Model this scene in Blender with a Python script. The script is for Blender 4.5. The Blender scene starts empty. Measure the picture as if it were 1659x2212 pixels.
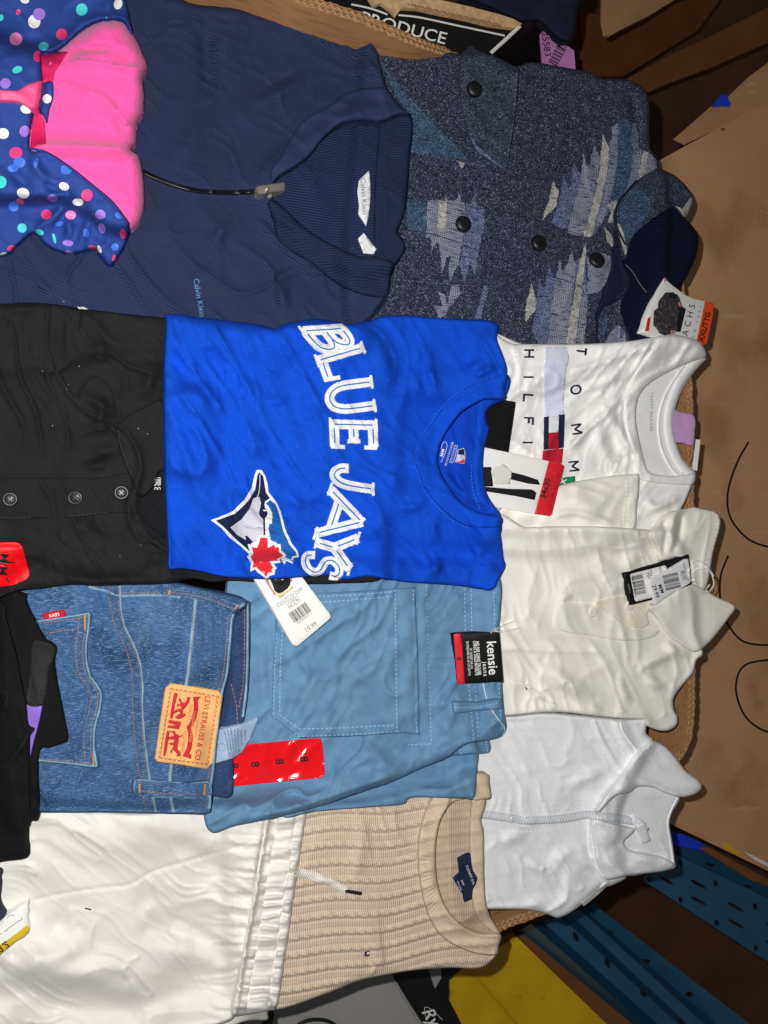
import bpy, math, random
import numpy as np
from mathutils import Vector
from mathutils.geometry import delaunay_2d_cdt

# ------------------------------------------------------------------ camera, light, exposure
scene = bpy.context.scene
CAM_D, TILT, SPAN = 0.90, math.radians(20), 1.22          # metres to the pile, lean, field height at the pile
cam_data = bpy.data.cameras.new("camera"); cam = bpy.data.objects.new("camera", cam_data)
scene.collection.objects.link(cam); scene.camera = cam
CAMPOS = np.array([-CAM_D * math.sin(TILT), 0.0, CAM_D * math.cos(TILT)])
cam.location = CAMPOS; cam.rotation_euler = (0, -TILT, 0)
cam_data.sensor_fit = 'VERTICAL'; cam_data.sensor_height = 24.0
cam_data.lens = 24.0 * CAM_D / SPAN
cam_data.clip_start = 0.01; cam_data.clip_end = 60

world = bpy.data.worlds.new("World"); scene.world = world; world.use_nodes = True
world.node_tree.nodes["Background"].inputs[0].default_value = (0.94, 0.96, 1.0, 1)
world.node_tree.nodes["Background"].inputs[1].default_value = 0.085     # dim hall light

flash_data = bpy.data.lights.new("phone_flash", 'POINT')               # the phone's flash, just beside its lens
flash_data.energy = 41.0; flash_data.shadow_soft_size = 0.006; flash_data.color = (1.0, 0.975, 0.94)
flash = bpy.data.objects.new("phone_flash", flash_data); scene.collection.objects.link(flash)
flash.location = (CAMPOS[0] - 0.055, CAMPOS[1] + 0.050, CAMPOS[2] - 0.004)

scene.view_settings.view_transform = 'Standard'; scene.view_settings.look = 'None'
scene.view_settings.exposure = 0.0; scene.view_settings.gamma = 1.0
scene.view_settings.use_curve_mapping = False

# ------------------------------------------------------------------ helpers
COL = scene.collection
S_PX = SPAN / 2212.0 / CAM_D
_ct, _st = math.cos(TILT), math.sin(TILT)

def P(u, v, z):
    """point of the place at height z that the lens sees at (u, v)"""
    u = np.asarray(u, float); v = np.asarray(v, float); z = np.asarray(z, float)
    cx = (u - 829.5) * S_PX; cy = -(v - 1106.0) * S_PX
    dx = cx * _ct + _st; dy = cy; dz = cx * _st - _ct
    t = (z - CAMPOS[2]) / dz
    return np.stack([CAMPOS[0] + t * dx, CAMPOS[1] + t * dy, z + 0 * t], -1)

CROPS = dict(A1=(0, 0, .33333), A2=(345.6, 0, .33333), A3=(777.6, 0, .3125), A4=(812.2, 302.4, .4479),
             A5=(1209.6, 0, .2708), A6=(328.3, 656.6, .3229), A7=(604.8, 673.9, .3125), A8=(0, 622, .3047),
             B1=(1019.5, 708.5, .3229), B2=(1036.8, 1019.5, .3437), B3=(1019.5, 1512, .3125), B4=(483.8, 1209.6, .3854),
             B5=(0, 1244.2, .3541), B6=(0, 1710.7, .4062), B7=(553, 1693.4, .3333), B8=(993.6, 1728, .4010),
             C1=(1365.1, 587.5, .125), C2=(553, 2056.3, .3125), C3=(1313.3, 1175, .125), C4=(950.4, 1347.8, .11458),
             C5=(311, 1451.5, .16666), C6=(0, 1900.8, .10416), C7=(553, 1235.5, .11458), C8=(933.1, 915.8, .09375), D=(0, 0, 1))

def X(crop, *pts):
    ox, oy, k = CROPS[crop]
    a = np.array(pts, float)
    if a.ndim == 1: a = a.reshape(-1, 2)
    return a * k + np.array([ox, oy])

GX0, GY0, GS = -170, -170, 2
GW, GH = 1000, 1276
H = np.full((GH, GW), -0.045)                     # height of the pile built so far

def bil(A, u, v, x0=GX0, y0=GY0):
    x = np.clip((np.asarray(u) - x0) / GS, 0, A.shape[1] - 1.001); y = np.clip((np.asarray(v) - y0) / GS, 0, A.shape[0] - 1.001)
    i = x.astype(int); j = y.astype(int); fx = x - i; fy = y - j
    return (A[j, i] * (1 - fx) + A[j, i + 1] * fx) * (1 - fy) + (A[j + 1, i] * (1 - fx) + A[j + 1, i + 1] * fx) * fy

def box1(A, r, ax):
    A = np.moveaxis(A, ax, 0); n = A.shape[0]
    p = np.concatenate([np.repeat(A[:1], r + 1, 0), A, np.repeat(A[-1:], r, 0)]).cumsum(0)
    return np.moveaxis((p[2 * r + 1:] - p[:n]) / (2 * r + 1), 0, ax)

def blur(A, px):
    r = max(1, int(px / GS / 1.7))
    for _ in range(3): A = box1(box1(A, r, 0), r, 1)
    return A

def catmull(pts, closed=True, step=6.0):
    pts = np.asarray(pts, float); n = len(pts); out = []
    rng = range(n) if closed else range(n - 1)
    for i in rng:
        p1 = pts[i]; p2 = pts[(i + 1) % n]
        p0 = pts[(i - 1) % n] if closed or i > 0 else p1
        p3 = pts[(i + 2) % n] if closed or i < n - 2 else p2
        m = max(1, int(np.hypot(*(p2 - p1)) / step))
        for k in range(m):
            t = k / m
            out.append(.5 * (2 * p1 + (p2 - p0) * t + (2 * p0 - 5 * p1 + 4 * p2 - p3) * t * t + (3 * p1 - p0 - 3 * p2 + p3) * t ** 3))
    if not closed: out.append(pts[-1])
    o = [out[0]]
    for p in out[1:]:
        if np.hypot(*(p - o[-1])) > .35: o.append(p)
    if closed and len(o) > 3 and np.hypot(*(o[0] - o[-1])) < .35: o.pop()
    return np.array(o)

def linear(pts, closed=True, step=6.0):
    pts = np.asarray(pts, float); n = len(pts); out = []
    for i in (range(n) if closed else range(n - 1)):
        a, b = pts[i], pts[(i + 1) % n]; m = max(1, int(np.hypot(*(b - a)) / step))
        out += [a + (b - a) * k / m for k in range(m)]
    if not closed: out.append(pts[-1])
    return np.array(out)

def inpoly(poly, x, y):
    c = np.zeros(len(x), bool)
    b0 = poly.min(0); b1 = poly.max(0)
    sel = np.nonzero((x >= b0[0]) & (x <= b1[0]) & (y >= b0[1]) & (y <= b1[1]))[0]
    if len(sel) == 0: return c
    xs = x[sel]; ys = y[sel]; r = np.zeros(len(sel), bool)
    q = np.roll(poly, -1, 0)
    for (x1, y1), (x2, y2) in zip(poly, q):
        if y1 == y2: continue
        k = (y1 > ys) != (y2 > ys)
        r ^= k & (xs < (x2 - x1) * (ys - y1) / (y2 - y1) + x1)
    c[sel] = r
    return c

def raster(poly, xs, ys):
    m = np.zeros((len(ys), len(xs)), bool); q = np.roll(poly, -1, 0)
    x1, y1 = poly.T; x2, y2 = q.T
    for j, y in enumerate(ys):
        k = (y1 > y) != (y2 > y)
        if not k.any(): continue
        xc = np.sort((x2[k] - x1[k]) * (y - y1[k]) / (y2[k] - y1[k]) + x1[k])
        for a in range(0, len(xc) - 1, 2):
            m[j, np.searchsorted(xs, xc[a]):np.searchsorted(xs, xc[a + 1])] ^= True
    return m

def segfield(poly, xs, ys, R, closed):
    """distance to a polyline (capped at R) and on which side of it each cell lies"""
    D = np.full((len(ys), len(xs)), float(R)); Sg = np.zeros_like(D)
    q = np.roll(poly, -1, 0) if closed else poly[1:]
    for a, b in zip(poly if closed else poly[:-1], q):
        i0, i1 = np.searchsorted(xs, [min(a[0], b[0]) - R, max(a[0], b[0]) + R])
        j0, j1 = np.searchsorted(ys, [min(a[1], b[1]) - R, max(a[1], b[1]) + R])
        if i0 >= i1 or j0 >= j1: continue
        d = b - a; L = d @ d + 1e-9
        px = xs[i0:i1][None, :] - a[0]; py = ys[j0:j1][:, None] - a[1]
        t = np.clip((px * d[0] + py * d[1]) / L, 0, 1)
        dd = np.hypot(px - t * d[0], py - t * d[1])
        w = D[j0:j1, i0:i1]; k = dd < w
        w[k] = dd[k]; Sg[j0:j1, i0:i1][k] = np.sign(d[0] * py - d[1] * px)[k]
    return D, Sg

_lat = {}
def vnoise(a, b, seed):
    if seed not in _lat: _lat[seed] = np.random.default_rng(seed).random((128, 128))
    R = _lat[seed]; i = np.floor(a).astype(int); j = np.floor(b).astype(int)
    fa = a - i; fb = b - j; fa = fa * fa * fa * (fa * (fa * 6 - 15) + 10); fb = fb * fb * fb * (fb * (fb * 6 - 15) + 10)
    g = lambda x, y: R[x & 127, y & 127]
    return (g(i, j) * (1 - fa) + g(i + 1, j) * fa) * (1 - fb) + (g(i, j + 1) * (1 - fa) + g(i + 1, j + 1) * fa) * fb

def wrinkles(U, V, specs, seed):
    W = np.zeros_like(U)
    for n, (amp, la, lb, ang, kind) in enumerate(specs):
        c, s = math.cos(math.radians(ang)), math.sin(math.radians(ang))
        a = (U * c + V * s); b = (-U * s + V * c)
        q = vnoise(a / (la * .8) + 3, b / (la * .8) + 7, seed * 17 + n * 3 + 1) - .5
        q2 = vnoise(a / (lb * 1.7) + 31, b / (lb * 1.7) + 9, seed * 17 + n * 3 + 3) - .5
        v = vnoise(a / la + q * .8 + 50, (b + q * la * .75 + q2 * lb * .5) / lb + 50, seed * 17 + n * 3 + 2)
        msk = vnoise(a / (la * 1.3) + 11, b / (la * 1.3) + 5, seed * 17 + n * 3 + 8)
        if kind == 'r':
            W += amp * .42 * ((1 - np.abs(2 * v - 1)) ** 2.6 - .25) * np.clip(msk * 1.8 - .35, 0, 1.2)
            # crisp creases: thin sharp crests and facets that come and go along their length
            v2 = vnoise(a / (la * .9) + q2 * .9 + 20, (b + q * la * .6) / (lb * .62) + 80, seed * 17 + n * 3 + 11)
            m2 = vnoise(a / (la * .8) + 71, b / (la * .5) + 15, seed * 17 + n * 3 + 13)
            e = np.abs(2 * v2 - 1)
            W += amp * .68 * np.exp(-e / .12) * np.clip(m2 * 2.4 - .95, 0, 1) - amp * .28 * e * np.clip(1.3 - m2 * 1.6, 0, 1)
        else: W += amp * (v - .5)
    return W

def foldfield(U, V, xs, ys, folds):
    W = np.zeros_like(U)
    for pts, w, h, kind in folds:
        line = catmull(pts, False, 5)
        D, Sg = segfield(line, xs, ys, max(w * 3.2, 8), False)
        R = max(w * 3.2, 8)
        # fade towards both ends of the fold
        d0 = np.hypot(U - line[0][0], V - line[0][1]); d1 = np.hypot(U - line[-1][0], V - line[-1][1])
        f = np.clip(np.minimum(d0, d1) / (w * 2 + 6), 0, 1)
        near = D < R
        if kind == 'g': g = np.exp(-(D / w) ** 2)
        elif kind == 'v': g = -np.exp(-D / w)
        elif kind == 's': g = np.where(Sg > 0, np.exp(-D / w), 0.0)     # raised lip on the right-hand side
        else: g = np.exp(-D / w)
        W += np.where(near, h * g * (f if kind != 's' else np.sqrt(f)), 0)
    return W

# ---- things and parts
class Root: pass
def thing(name, label, cat, uv, group=None, z=-0.045):
    o = bpy.data.objects.new(name, None); COL.objects.link(o)
    o.empty_display_size = .05
    o.location = P(uv[0], uv[1], z); o['label'] = label; o['category'] = cat
    if group: o['group'] = group
    return o

def tagit(o, label, cat, group=None):
    o['label'] = label; o['category'] = cat
    if group: o['group'] = group
    return o

def struct(o):
    o['kind'] = 'structure'; return o

def make(name, verts, faces, mats, par=None, smooth=True, idx=None):
    verts = np.asarray(verts, float)
    org = np.array(par.matrix_basis.translation) if par is not None else verts.mean(0)
    pp = par
    while pp is not None and pp.parent is not None:
        pp = pp.parent; org = org + np.array(pp.location)
    me = bpy.data.meshes.new(name)
    me.from_pydata((verts - org).tolist(), [], [list(map(int, f)) for f in faces])
    if not isinstance(mats, (list, tuple)): mats = [mats]
    for m in mats: me.materials.append(m)
    if idx is not None: me.polygons.foreach_set('material_index', np.asarray(idx, np.int32))
    if smooth: me.shade_smooth()
    me.update()
    o = bpy.data.objects.new(name, me); COL.objects.link(o)
    if par is not None: o.parent = par
    else: o.location = org
    return o

def cdt(points, loops):
    vs = [Vector(p) for p in points]; es = []
    for L in loops:
        b = len(vs); n = len(L)
        vs += [Vector(p) for p in L]; es += [(b + i, b + (i + 1) % n) for i in range(n)]
    r = delaunay_2d_cdt(vs, es, [], 0, 1e-4, False)
    return np.array([(p.x, p.y) for p in r[0]]), np.array([f[:3] for f in r[2]], int)

def boundary(F):
    e = np.concatenate([F[:, [0, 1]], F[:, [1, 2]], F[:, [2, 0]]])
    key = np.sort(e, 1); k = key[:, 0].astype(np.int64) * 10000019 + key[:, 1]
    u, inv, cnt = np.unique(k, return_inverse=True, return_counts=True)
    return e[cnt[inv] == 1]

def hexgrid(b0, b1, sp, rng):
    ys = np.arange(b0[1], b1[1] + sp, sp * .866); out = []
    for j, y in enumerate(ys):
        x = np.arange(b0[0] + (j % 2) * sp * .5, b1[0] + sp, sp); out.append(np.stack([x, np.full_like(x, y)], 1))
    g = np.concatenate(out); return g + rng.uniform(-.12, .12, g.shape) * sp

def finish(name, V2, F, zf, zl, mats, par, idx, smooth=True):
    """triangles in the plane -> surface at zf with a skirt down to zl"""
    used = np.unique(F); mp = np.full(len(V2), -1); mp[used] = np.arange(len(used)); V2 = V2[used]; F = mp[F]
    z = zf(V2[:, 0], V2[:, 1]); top = P(V2[:, 0], V2[:, 1], z)
    B = boundary(F); F = F[:, ::-1]
    bv = np.unique(B); lo = np.full(len(V2), -1); lo[bv] = len(V2) + np.arange(len(bv))
    low = top[bv].copy(); low[:, 2] = np.minimum(zl(V2[bv, 0], V2[bv, 1]), low[:, 2] - .0002)
    sk = [(a, b, lo[b], lo[a]) for a, b in B]
    faces = F.tolist() + sk
    mi = None
    if idx is not None:
        mi = list(idx) + [0] * len(sk)
    return make(name, np.concatenate([top, low]), faces, mats, par, smooth, mi)

def sheet(name, pts, mat, par=None, t=.012, r=10, wr=(), folds=(), stiff=18, sp=4.2, soft=False, inlays=(), extra=None, seed=1,
          z0=None, edge=.0012, corner=False, jit=.5, mode='drape', wedge=14, raise_=0.0, write=True, step=5.0, cap=None):
    """a laid piece of cloth or card: rounded edge, thickness t, resting on everything laid before it"""
    global H
    rng = np.random.default_rng(seed + 99)
    if not soft and r > 4: r = max(3.5, r * .48); t = t * .85
    poly = linear(pts, True, step) if corner else catmull(pts, True, step)
    if jit: poly = poly + (box1(rng.uniform(-1, 1, poly.shape), 2, 0)) * jit
    pad = 30; b0 = poly.min(0) - pad; b1 = poly.max(0) + pad
    i0 = max(0, int((b0[0] - GX0) / GS)); i1 = min(GW, int((b1[0] - GX0) / GS) + 2)
    j0 = max(0, int((b0[1] - GY0) / GS)); j1 = min(GH, int((b1[1] - GY0) / GS) + 2)
    xs = GX0 + GS * np.arange(i0, i1); ys = GY0 + GS * np.arange(j0, j1); U, V = np.meshgrid(xs.astype(float), ys.astype(float))
    Hw = H[j0:j1, i0:i1].copy() if z0 is None else np.full(U.shape, z0)
    if callable(z0): Hw = z0(U, V)
    mask = raster(poly, xs, ys)
    Rm = max(r, wedge) + 4
    D, _ = segfield(poly, xs, ys, Rm, True); D = np.where(mask, D, 0)
    x = np.clip(D / r, 0, 1); prof = np.sqrt(1 - (1 - x) ** 2)
    pw = np.clip(D / wedge, 0, 1); pw = pw * pw * (3 - 2 * pw)
    if mode == 'plane':
        hm = Hw[mask]; A = np.stack([U[mask], V[mask], np.ones(mask.sum())], 1)
        c = np.linalg.lstsq(A, hm, rcond=None)[0]; pl = c[0] * U + c[1] * V + c[2]
        pl += np.percentile((hm - pl[mask]), 96)
        zb = pl + raise_; base = np.maximum(zb, Hw)
    else:
        inb = np.where(mask, Hw, np.nan)
        k = max(1, min(4, int(stiff / GS / 3))); dl = Hw                    # cloth bridges over steps instead of printing them through
        for _ in range(k):
            q = np.pad(dl, 1, mode='edge'); dl = np.maximum.reduce([q[1:-1, 1:-1], q[:-2, 1:-1], q[2:, 1:-1], q[1:-1, :-2], q[1:-1, 2:]])
        S = blur(Hw, stiff); zb = np.maximum(dl, S); zb = np.maximum(blur(zb, min(stiff * .6, k * GS * 1.9)), Hw); base = zb + raise_
    W = wrinkles(U, V, wr, seed) if wr else 0.0
    if folds: W = W + foldfield(U, V, xs, ys, folds)
    if extra is not None: W = W + extra(U, V)
    Z = base + edge + t * prof + W * pw
    Z = np.maximum(Z, Hw + edge)
    if cap is not None: Z = np.minimum(Z, cap)
    if z0 is None and write:
        sub = H[j0:j1, i0:i1]; sub[mask] = np.maximum(sub[mask], Z[mask])
    ox, oy = xs[0], ys[0]
    # points of the mesh
    g = hexgrid(poly.min(0), poly.max(0), sp, rng)
    g = g[bil(D, g[:, 0], g[:, 1], ox, oy) > max(r * .95, sp * .7)]
    d = np.roll(poly, -1, 0) - np.roll(poly, 1, 0); n = np.stack([-d[:, 1], d[:, 0]], 1) / (np.hypot(*d.T)[:, None] + 1e-9)
    area = np.sum(poly[:, 0] * np.roll(poly[:, 1], -1) - np.roll(poly[:, 0], -1) * poly[:, 1])
    if area < 0: n = -n
    rings = []
    for f in (.1, .32, .65):
        o = r * f
        if o < .5: continue
        q = poly + n * o; q = q[bil(D, q[:, 0], q[:, 1], ox, oy) > o * .75]; rings.append(q)
    pts_in = np.concatenate([g] + rings) if rings else g
    loops = [poly]; il = []
    for ip, mi in inlays:
        loops.append(ip); il.append((ip, mi))
    V2, F = cdt(pts_in, loops)
    cen = V2[F].mean(1)
    k = inpoly(poly, cen[:, 0], cen[:, 1]); F = F[k]; cen = cen[k]
    idx = None
    if il:
        idx = np.zeros(len(F), int)
        for ip, mi in il: idx[inpoly(ip, cen[:, 0], cen[:, 1])] = mi
    o = finish(name, V2, F, lambda a, b: bil(Z, a, b, ox, oy), lambda a, b: bil(Hw, a, b, ox, oy) - .003, mat, par, idx)
    return o

def decal(name, polys, mat, par, lift=.0007, sp=9, holes=(), inlays=(), corner=True, step=5.0, zc=None, drop=.0012):
    """a thin print, patch or label lying on the cloth"""
    rng = np.random.default_rng(5)
    loops = [(linear if corner else catmull)(p, True, step) for p in polys]
    hl = [(linear if corner else catmull)(p, True, step) for p in holes]
    al = np.concatenate(loops)
    g = hexgrid(al.min(0), al.max(0), sp, rng); k = np.zeros(len(g), bool)
    for L in loops: k |= inpoly(L, g[:, 0], g[:, 1])
    V2, F = cdt(g[k], loops + hl + [i[0] for i in inlays]); cen = V2[F].mean(1); k = np.zeros(len(F), bool)
    for L in loops: k |= inpoly(L, cen[:, 0], cen[:, 1])
    for L in hl: k &= ~inpoly(L, cen[:, 0], cen[:, 1])
    F = F[k]; cen = cen[k]; idx = None
    if inlays:
        idx = np.zeros(len(F), int)
        for ip, mi in inlays: idx[inpoly(ip, cen[:, 0], cen[:, 1])] = mi
    zf = (lambda a, b: bil(H, a, b) + lift) if zc is None else (lambda a, b: zc(a, b) + lift)
    return finish(name, V2, F, zf, lambda a, b: zf(a, b) - drop, mat, par, idx)

def ribbon(name, lines, width, mat, par, h=.0012, lift=.0002, smooth=True, n=4, step=4.0, zc=None, write=False, taper=False, joined=False):
    """strips of tape, piping, cord or seam lying on the cloth"""
    vs, fs = [], []
    if not isinstance(lines, list): lines = [lines]
    if len(lines) > 1 and not joined:
        return [ribbon(name, [l], width, mat, par, h, lift, smooth, n, step, zc, write, taper) for l in lines][-1]
    for ln in lines:
        c = catmull(ln, False, step) if smooth else linear(ln, False, step)
        d = np.gradient(c, axis=0); nn = np.stack([-d[:, 1], d[:, 0]], 1) / (np.hypot(*d.T)[:, None] + 1e-9)
        b = sum(len(v) for v in vs)
        wv = np.full(len(c), float(width))
        if taper: wv = wv * (1 - np.linspace(0, 1, len(c)) * taper)
        for k in range(n + 1):
            s = k / n * 2 - 1; q = c + nn * (s * wv[:, None] / 2)
            z = (bil(H, q[:, 0], q[:, 1]) if zc is None else zc(q[:, 0], q[:, 1])) + lift + h * math.sqrt(max(0, 1 - s * s)) - (.0012 if abs(s) > .99 else 0)
            vs.append(P(q[:, 0], q[:, 1], z))
        m = len(c)
        for k in range(n):
            for i in range(m - 1):
                a = b + k * m + i; fs.append((a, a + 1, a + m + 1, a + m))
    fs = [f[::-1] for f in fs]
    return make(name, np.concatenate(vs), fs, mat, par)

def stitches(name, lines, mat, par, dash=6, gap=4, w=2.2, h=.0007, lift=.0003, smooth=True, wob=.3):
    vs, fs = [], []
    rng = np.random.default_rng(3)
    for ln in lines:
        c = catmull(ln, False, 2.0) if smooth else linear(ln, False, 2.0)
        s = np.concatenate([[0], np.cumsum(np.hypot(*np.diff(c, axis=0).T))]); L = s[-1]; x = 0
        at = lambda q: np.array([np.interp(q, s, c[:, 0]), np.interp(q, s, c[:, 1])])
        while x < L:
            e = min(L, x + dash); a = at(x); b2 = at(e); x += dash + gap
            d = b2 - a; l = np.hypot(*d)
            if l < 1: continue
            d /= l; nn = np.array([-d[1], d[0]]); a = a + nn * rng.uniform(-wob, wob); b2 = b2 + nn * rng.uniform(-wob, wob)
            b = len(vs); m = (a + b2) / 2
            for q, hh in ((a - nn * w * .4, 0), (a + nn * w * .4, 0), (m - nn * w / 2, .0), (m + nn * w / 2, .0), (b2 - nn * w * .4, 0), (b2 + nn * w * .4, 0), (m, 1)):
                z = bil(H, q[0], q[1]) + lift + h * hh + (0 if hh else -.0002)
                vs.append(P(q[0], q[1], z))
            fs += [(b, b + 1, b + 6), (b + 1, b + 3, b + 6), (b + 3, b + 5, b + 6), (b + 5, b + 4, b + 6), (b + 4, b + 2, b + 6), (b + 2, b, b + 6)]
    o = make(name, vs, fs, mat, par); o['kind'] = 'stuff'; return o

def text(name, s, at, ang, size, mat, par, bold=0.0, lift=.0008, align='CENTER', space=1.0, xs=1.0, zc=None, sp_word=1.0, shear=0.0):
    cu = bpy.data.curves.new(name, 'FONT'); cu.body = s; cu.size = 1; cu.align_x = align; cu.align_y = 'CENTER'
    cu.offset = bold; cu.space_character = space; cu.resolution_u = 3; cu.shear = shear
    ob = bpy.data.objects.new(name, cu); COL.objects.link(ob)
    dg = bpy.context.evaluated_depsgraph_get(); me = bpy.data.meshes.new_from_object(ob.evaluated_get(dg))
    co = np.empty(len(me.vertices) * 3); me.vertices.foreach_get('co', co); co = co.reshape(-1, 3)
    fs = [list(p.vertices) for p in me.polygons]
    bpy.data.objects.remove(ob); bpy.data.curves.remove(cu); bpy.data.meshes.remove(me)
    a = math.radians(ang); R = np.array([math.cos(a), math.sin(a)]); Uv = np.array([math.sin(a), -math.cos(a)])
    q = np.asarray(at) + co[:, :1] * size * xs * R + co[:, 1:2] * size * Uv
    z = (bil(H, q[:, 0], q[:, 1]) if zc is None else zc(q[:, 0], q[:, 1])) + lift
    return make(name, P(q[:, 0], q[:, 1], z), fs, mat, par, False)

def bars(name, at, ang, length, height, mat, par, n=26, seed=1, lift=.0008, zc=None):
    rng = random.Random(seed); a = math.radians(ang); R = np.array([math.cos(a), math.sin(a)]); Uv = np.array([math.sin(a), -math.cos(a)])
    vs, fs = [], []; x = 0; ws = [rng.choice([1, 1, 2, 3]) for _ in range(2 * n)]; k = length / sum(ws)
    for i in range(n):
        w = ws[2 * i] * k; b = len(vs)
        for s, t in ((x, -height / 2), (x + w, -height / 2), (x + w, height / 2), (x, height / 2)):
            q = np.asarray(at) + R * (s - length / 2) + Uv * t
            z = (bil(H, q[0], q[1]) if zc is None else zc(q[0], q[1])) + lift; vs.append(P(q[0], q[1], z))
        fs.append((b, b + 1, b + 2, b + 3)); x += w + ws[2 * i + 1] * k
    return make(name, vs, fs, mat, par, False)

def pxm(u, v, z):
    a = P(u, v, z); return float(np.hypot(*(P(u, v + 1, z) - a)[:2]))

def button(name, at, rad, mat, par, h=.0035, prof=None, tilt=None, lift=0.0, seg=28, sub=None):
    """a turned disc: profile of (radius factor, height factor)"""
    u, v = at; z = float(bil(H, u, v)) + lift; c = P(u, v, z); R = rad * pxm(u, v, z)
    prof = prof or [(1, 0), (1, .55), (.93, .85), (.8, 1), (.62, .98), (.4, .9), (0.0, .86)]
    e = 8; nx = -(float(bil(H, u + e, v)) - float(bil(H, u - e, v))) / (2 * e * pxm(u, v, z)); ny = (float(bil(H, u, v + e)) - float(bil(H, u, v - e))) / (2 * e * pxm(u, v, z))
    nz = Vector((nx * .6, ny * .6, 1)).normalized() if tilt is None else Vector(tilt).normalized()
    ax = nz.orthogonal().normalized(); ay = nz.cross(ax); vs, fs = [], []
    for rf, hf in prof:
        for k in range(seg):
            th = 2 * math.pi * k / seg
            vs.append(Vector(c) + ax * (R * rf * math.cos(th)) + ay * (R * rf * math.sin(th)) + nz * (h * hf))
    for i in range(len(prof) - 1):
        for k in range(seg):
            a = i * seg + k; b = i * seg + (k + 1) % seg; fs.append((a, b, b + seg, a + seg))
    o = make(name, np.array([tuple(v) for v in vs]), fs, mat, par)
    if sub:
        for hx, hy in sub['at']:
            hv, hf = [], []; rr = R * sub['r']
            cc = Vector(c) + ax * (R * hx) + ay * (R * hy) + nz * (h * .93)
            for ring, (q, zz) in enumerate(((1, 0), (1, .15), (0, .15))):
                for k in range(10):
                    th = 2 * math.pi * k / 10; hv.append(cc + ax * rr * q * math.cos(th) + ay * rr * q * math.sin(th) + nz * (h * zz))
            for i in range(2):
                for k in range(10): hf.append((i * 10 + k, i * 10 + (k + 1) % 10, i * 10 + 10 + (k + 1) % 10, i * 10 + 10 + k))
            make(sub['name'], np.array([tuple(v) for v in hv]), hf, sub['mat'], o)
    return o

def slab(name, poly, z, mat, par=None, thick=.006, holes=(), corner=True, sp=60, inlays=(), smooth=False):
    """flat board, panel or sheet metal: z is a height or a function of (u, v); real thickness below"""
    zf = z if callable(z) else (lambda a, b: np.full(np.shape(a), float(z)))
    L = (linear if corner else catmull)(poly, True, 40 if corner else 8)
    hl = [np.asarray(h_) for h_ in holes]
    g = hexgrid(L.min(0), L.max(0), sp, np.random.default_rng(2)); g = g[inpoly(L, g[:, 0], g[:, 1])]
    V2, F = cdt(g, [L] + hl + [i[0] for i in inlays]); cen = V2[F].mean(1); k = inpoly(L, cen[:, 0], cen[:, 1])
    for h_ in hl: k &= ~inpoly(h_, cen[:, 0], cen[:, 1])
    F = F[k]; cen = cen[k]; idx = None
    used = np.unique(F); mp = np.full(len(V2), -1); mp[used] = np.arange(len(used)); V2 = V2[used]; F = mp[F]
    top = P(V2[:, 0], V2[:, 1], zf(V2[:, 0], V2[:, 1])); bot = top.copy(); bot[:, 2] -= thick; n = len(top)
    B = boundary(F)
    faces = F[:, ::-1].tolist() + (F + n).tolist() + [(a, b, b + n, a + n) for a, b in B]
    if inlays:
        it = np.zeros(len(F), int)
        for ip, mi in inlays: it[inpoly(ip, cen[:, 0], cen[:, 1])] = mi
        idx = list(it) + [0] * (len(F) + len(B))
    return make(name, np.concatenate([top, bot]), faces, mat, par, smooth, idx)

def plane3(a, b, c):
    """height function through three (u, v, z)"""
    A = np.array([[*a[:2], 1], [*b[:2], 1], [*c[:2], 1]], float); k = np.linalg.solve(A, np.array([a[2], b[2], c[2]], float))
    return lambda u, v: k[0] * np.asarray(u) + k[1] * np.asarray(v) + k[2]

def ellipse(c, rx, ry, ang=0, n=16):
    t = np.arange(n) * 2 * math.pi / n; a = math.radians(ang)
    x = rx * np.cos(t); y = ry * np.sin(t)
    return np.stack([c[0] + x * math.cos(a) - y * math.sin(a), c[1] + x * math.sin(a) + y * math.cos(a)], 1)

def fat(line, w, smooth=False, step=4.0):
    """outline polygon of a stroke of width w"""
    c = catmull(line, False, step) if smooth else np.asarray(line, float)
    d = np.gradient(c, axis=0); nn = np.stack([-d[:, 1], d[:, 0]], 1) / (np.hypot(*d.T)[:, None] + 1e-9)
    return np.concatenate([c + nn * w / 2, (c - nn * w / 2)[::-1]])

# ------------------------------------------------------------------ materials
def lin(r, g, b):
    f = lambda x: (x / 255 / 12.92) if x / 255 <= .04045 else ((x / 255 + .055) / 1.055) ** 2.4
    return (f(r), f(g), f(b), 1.0)

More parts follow.
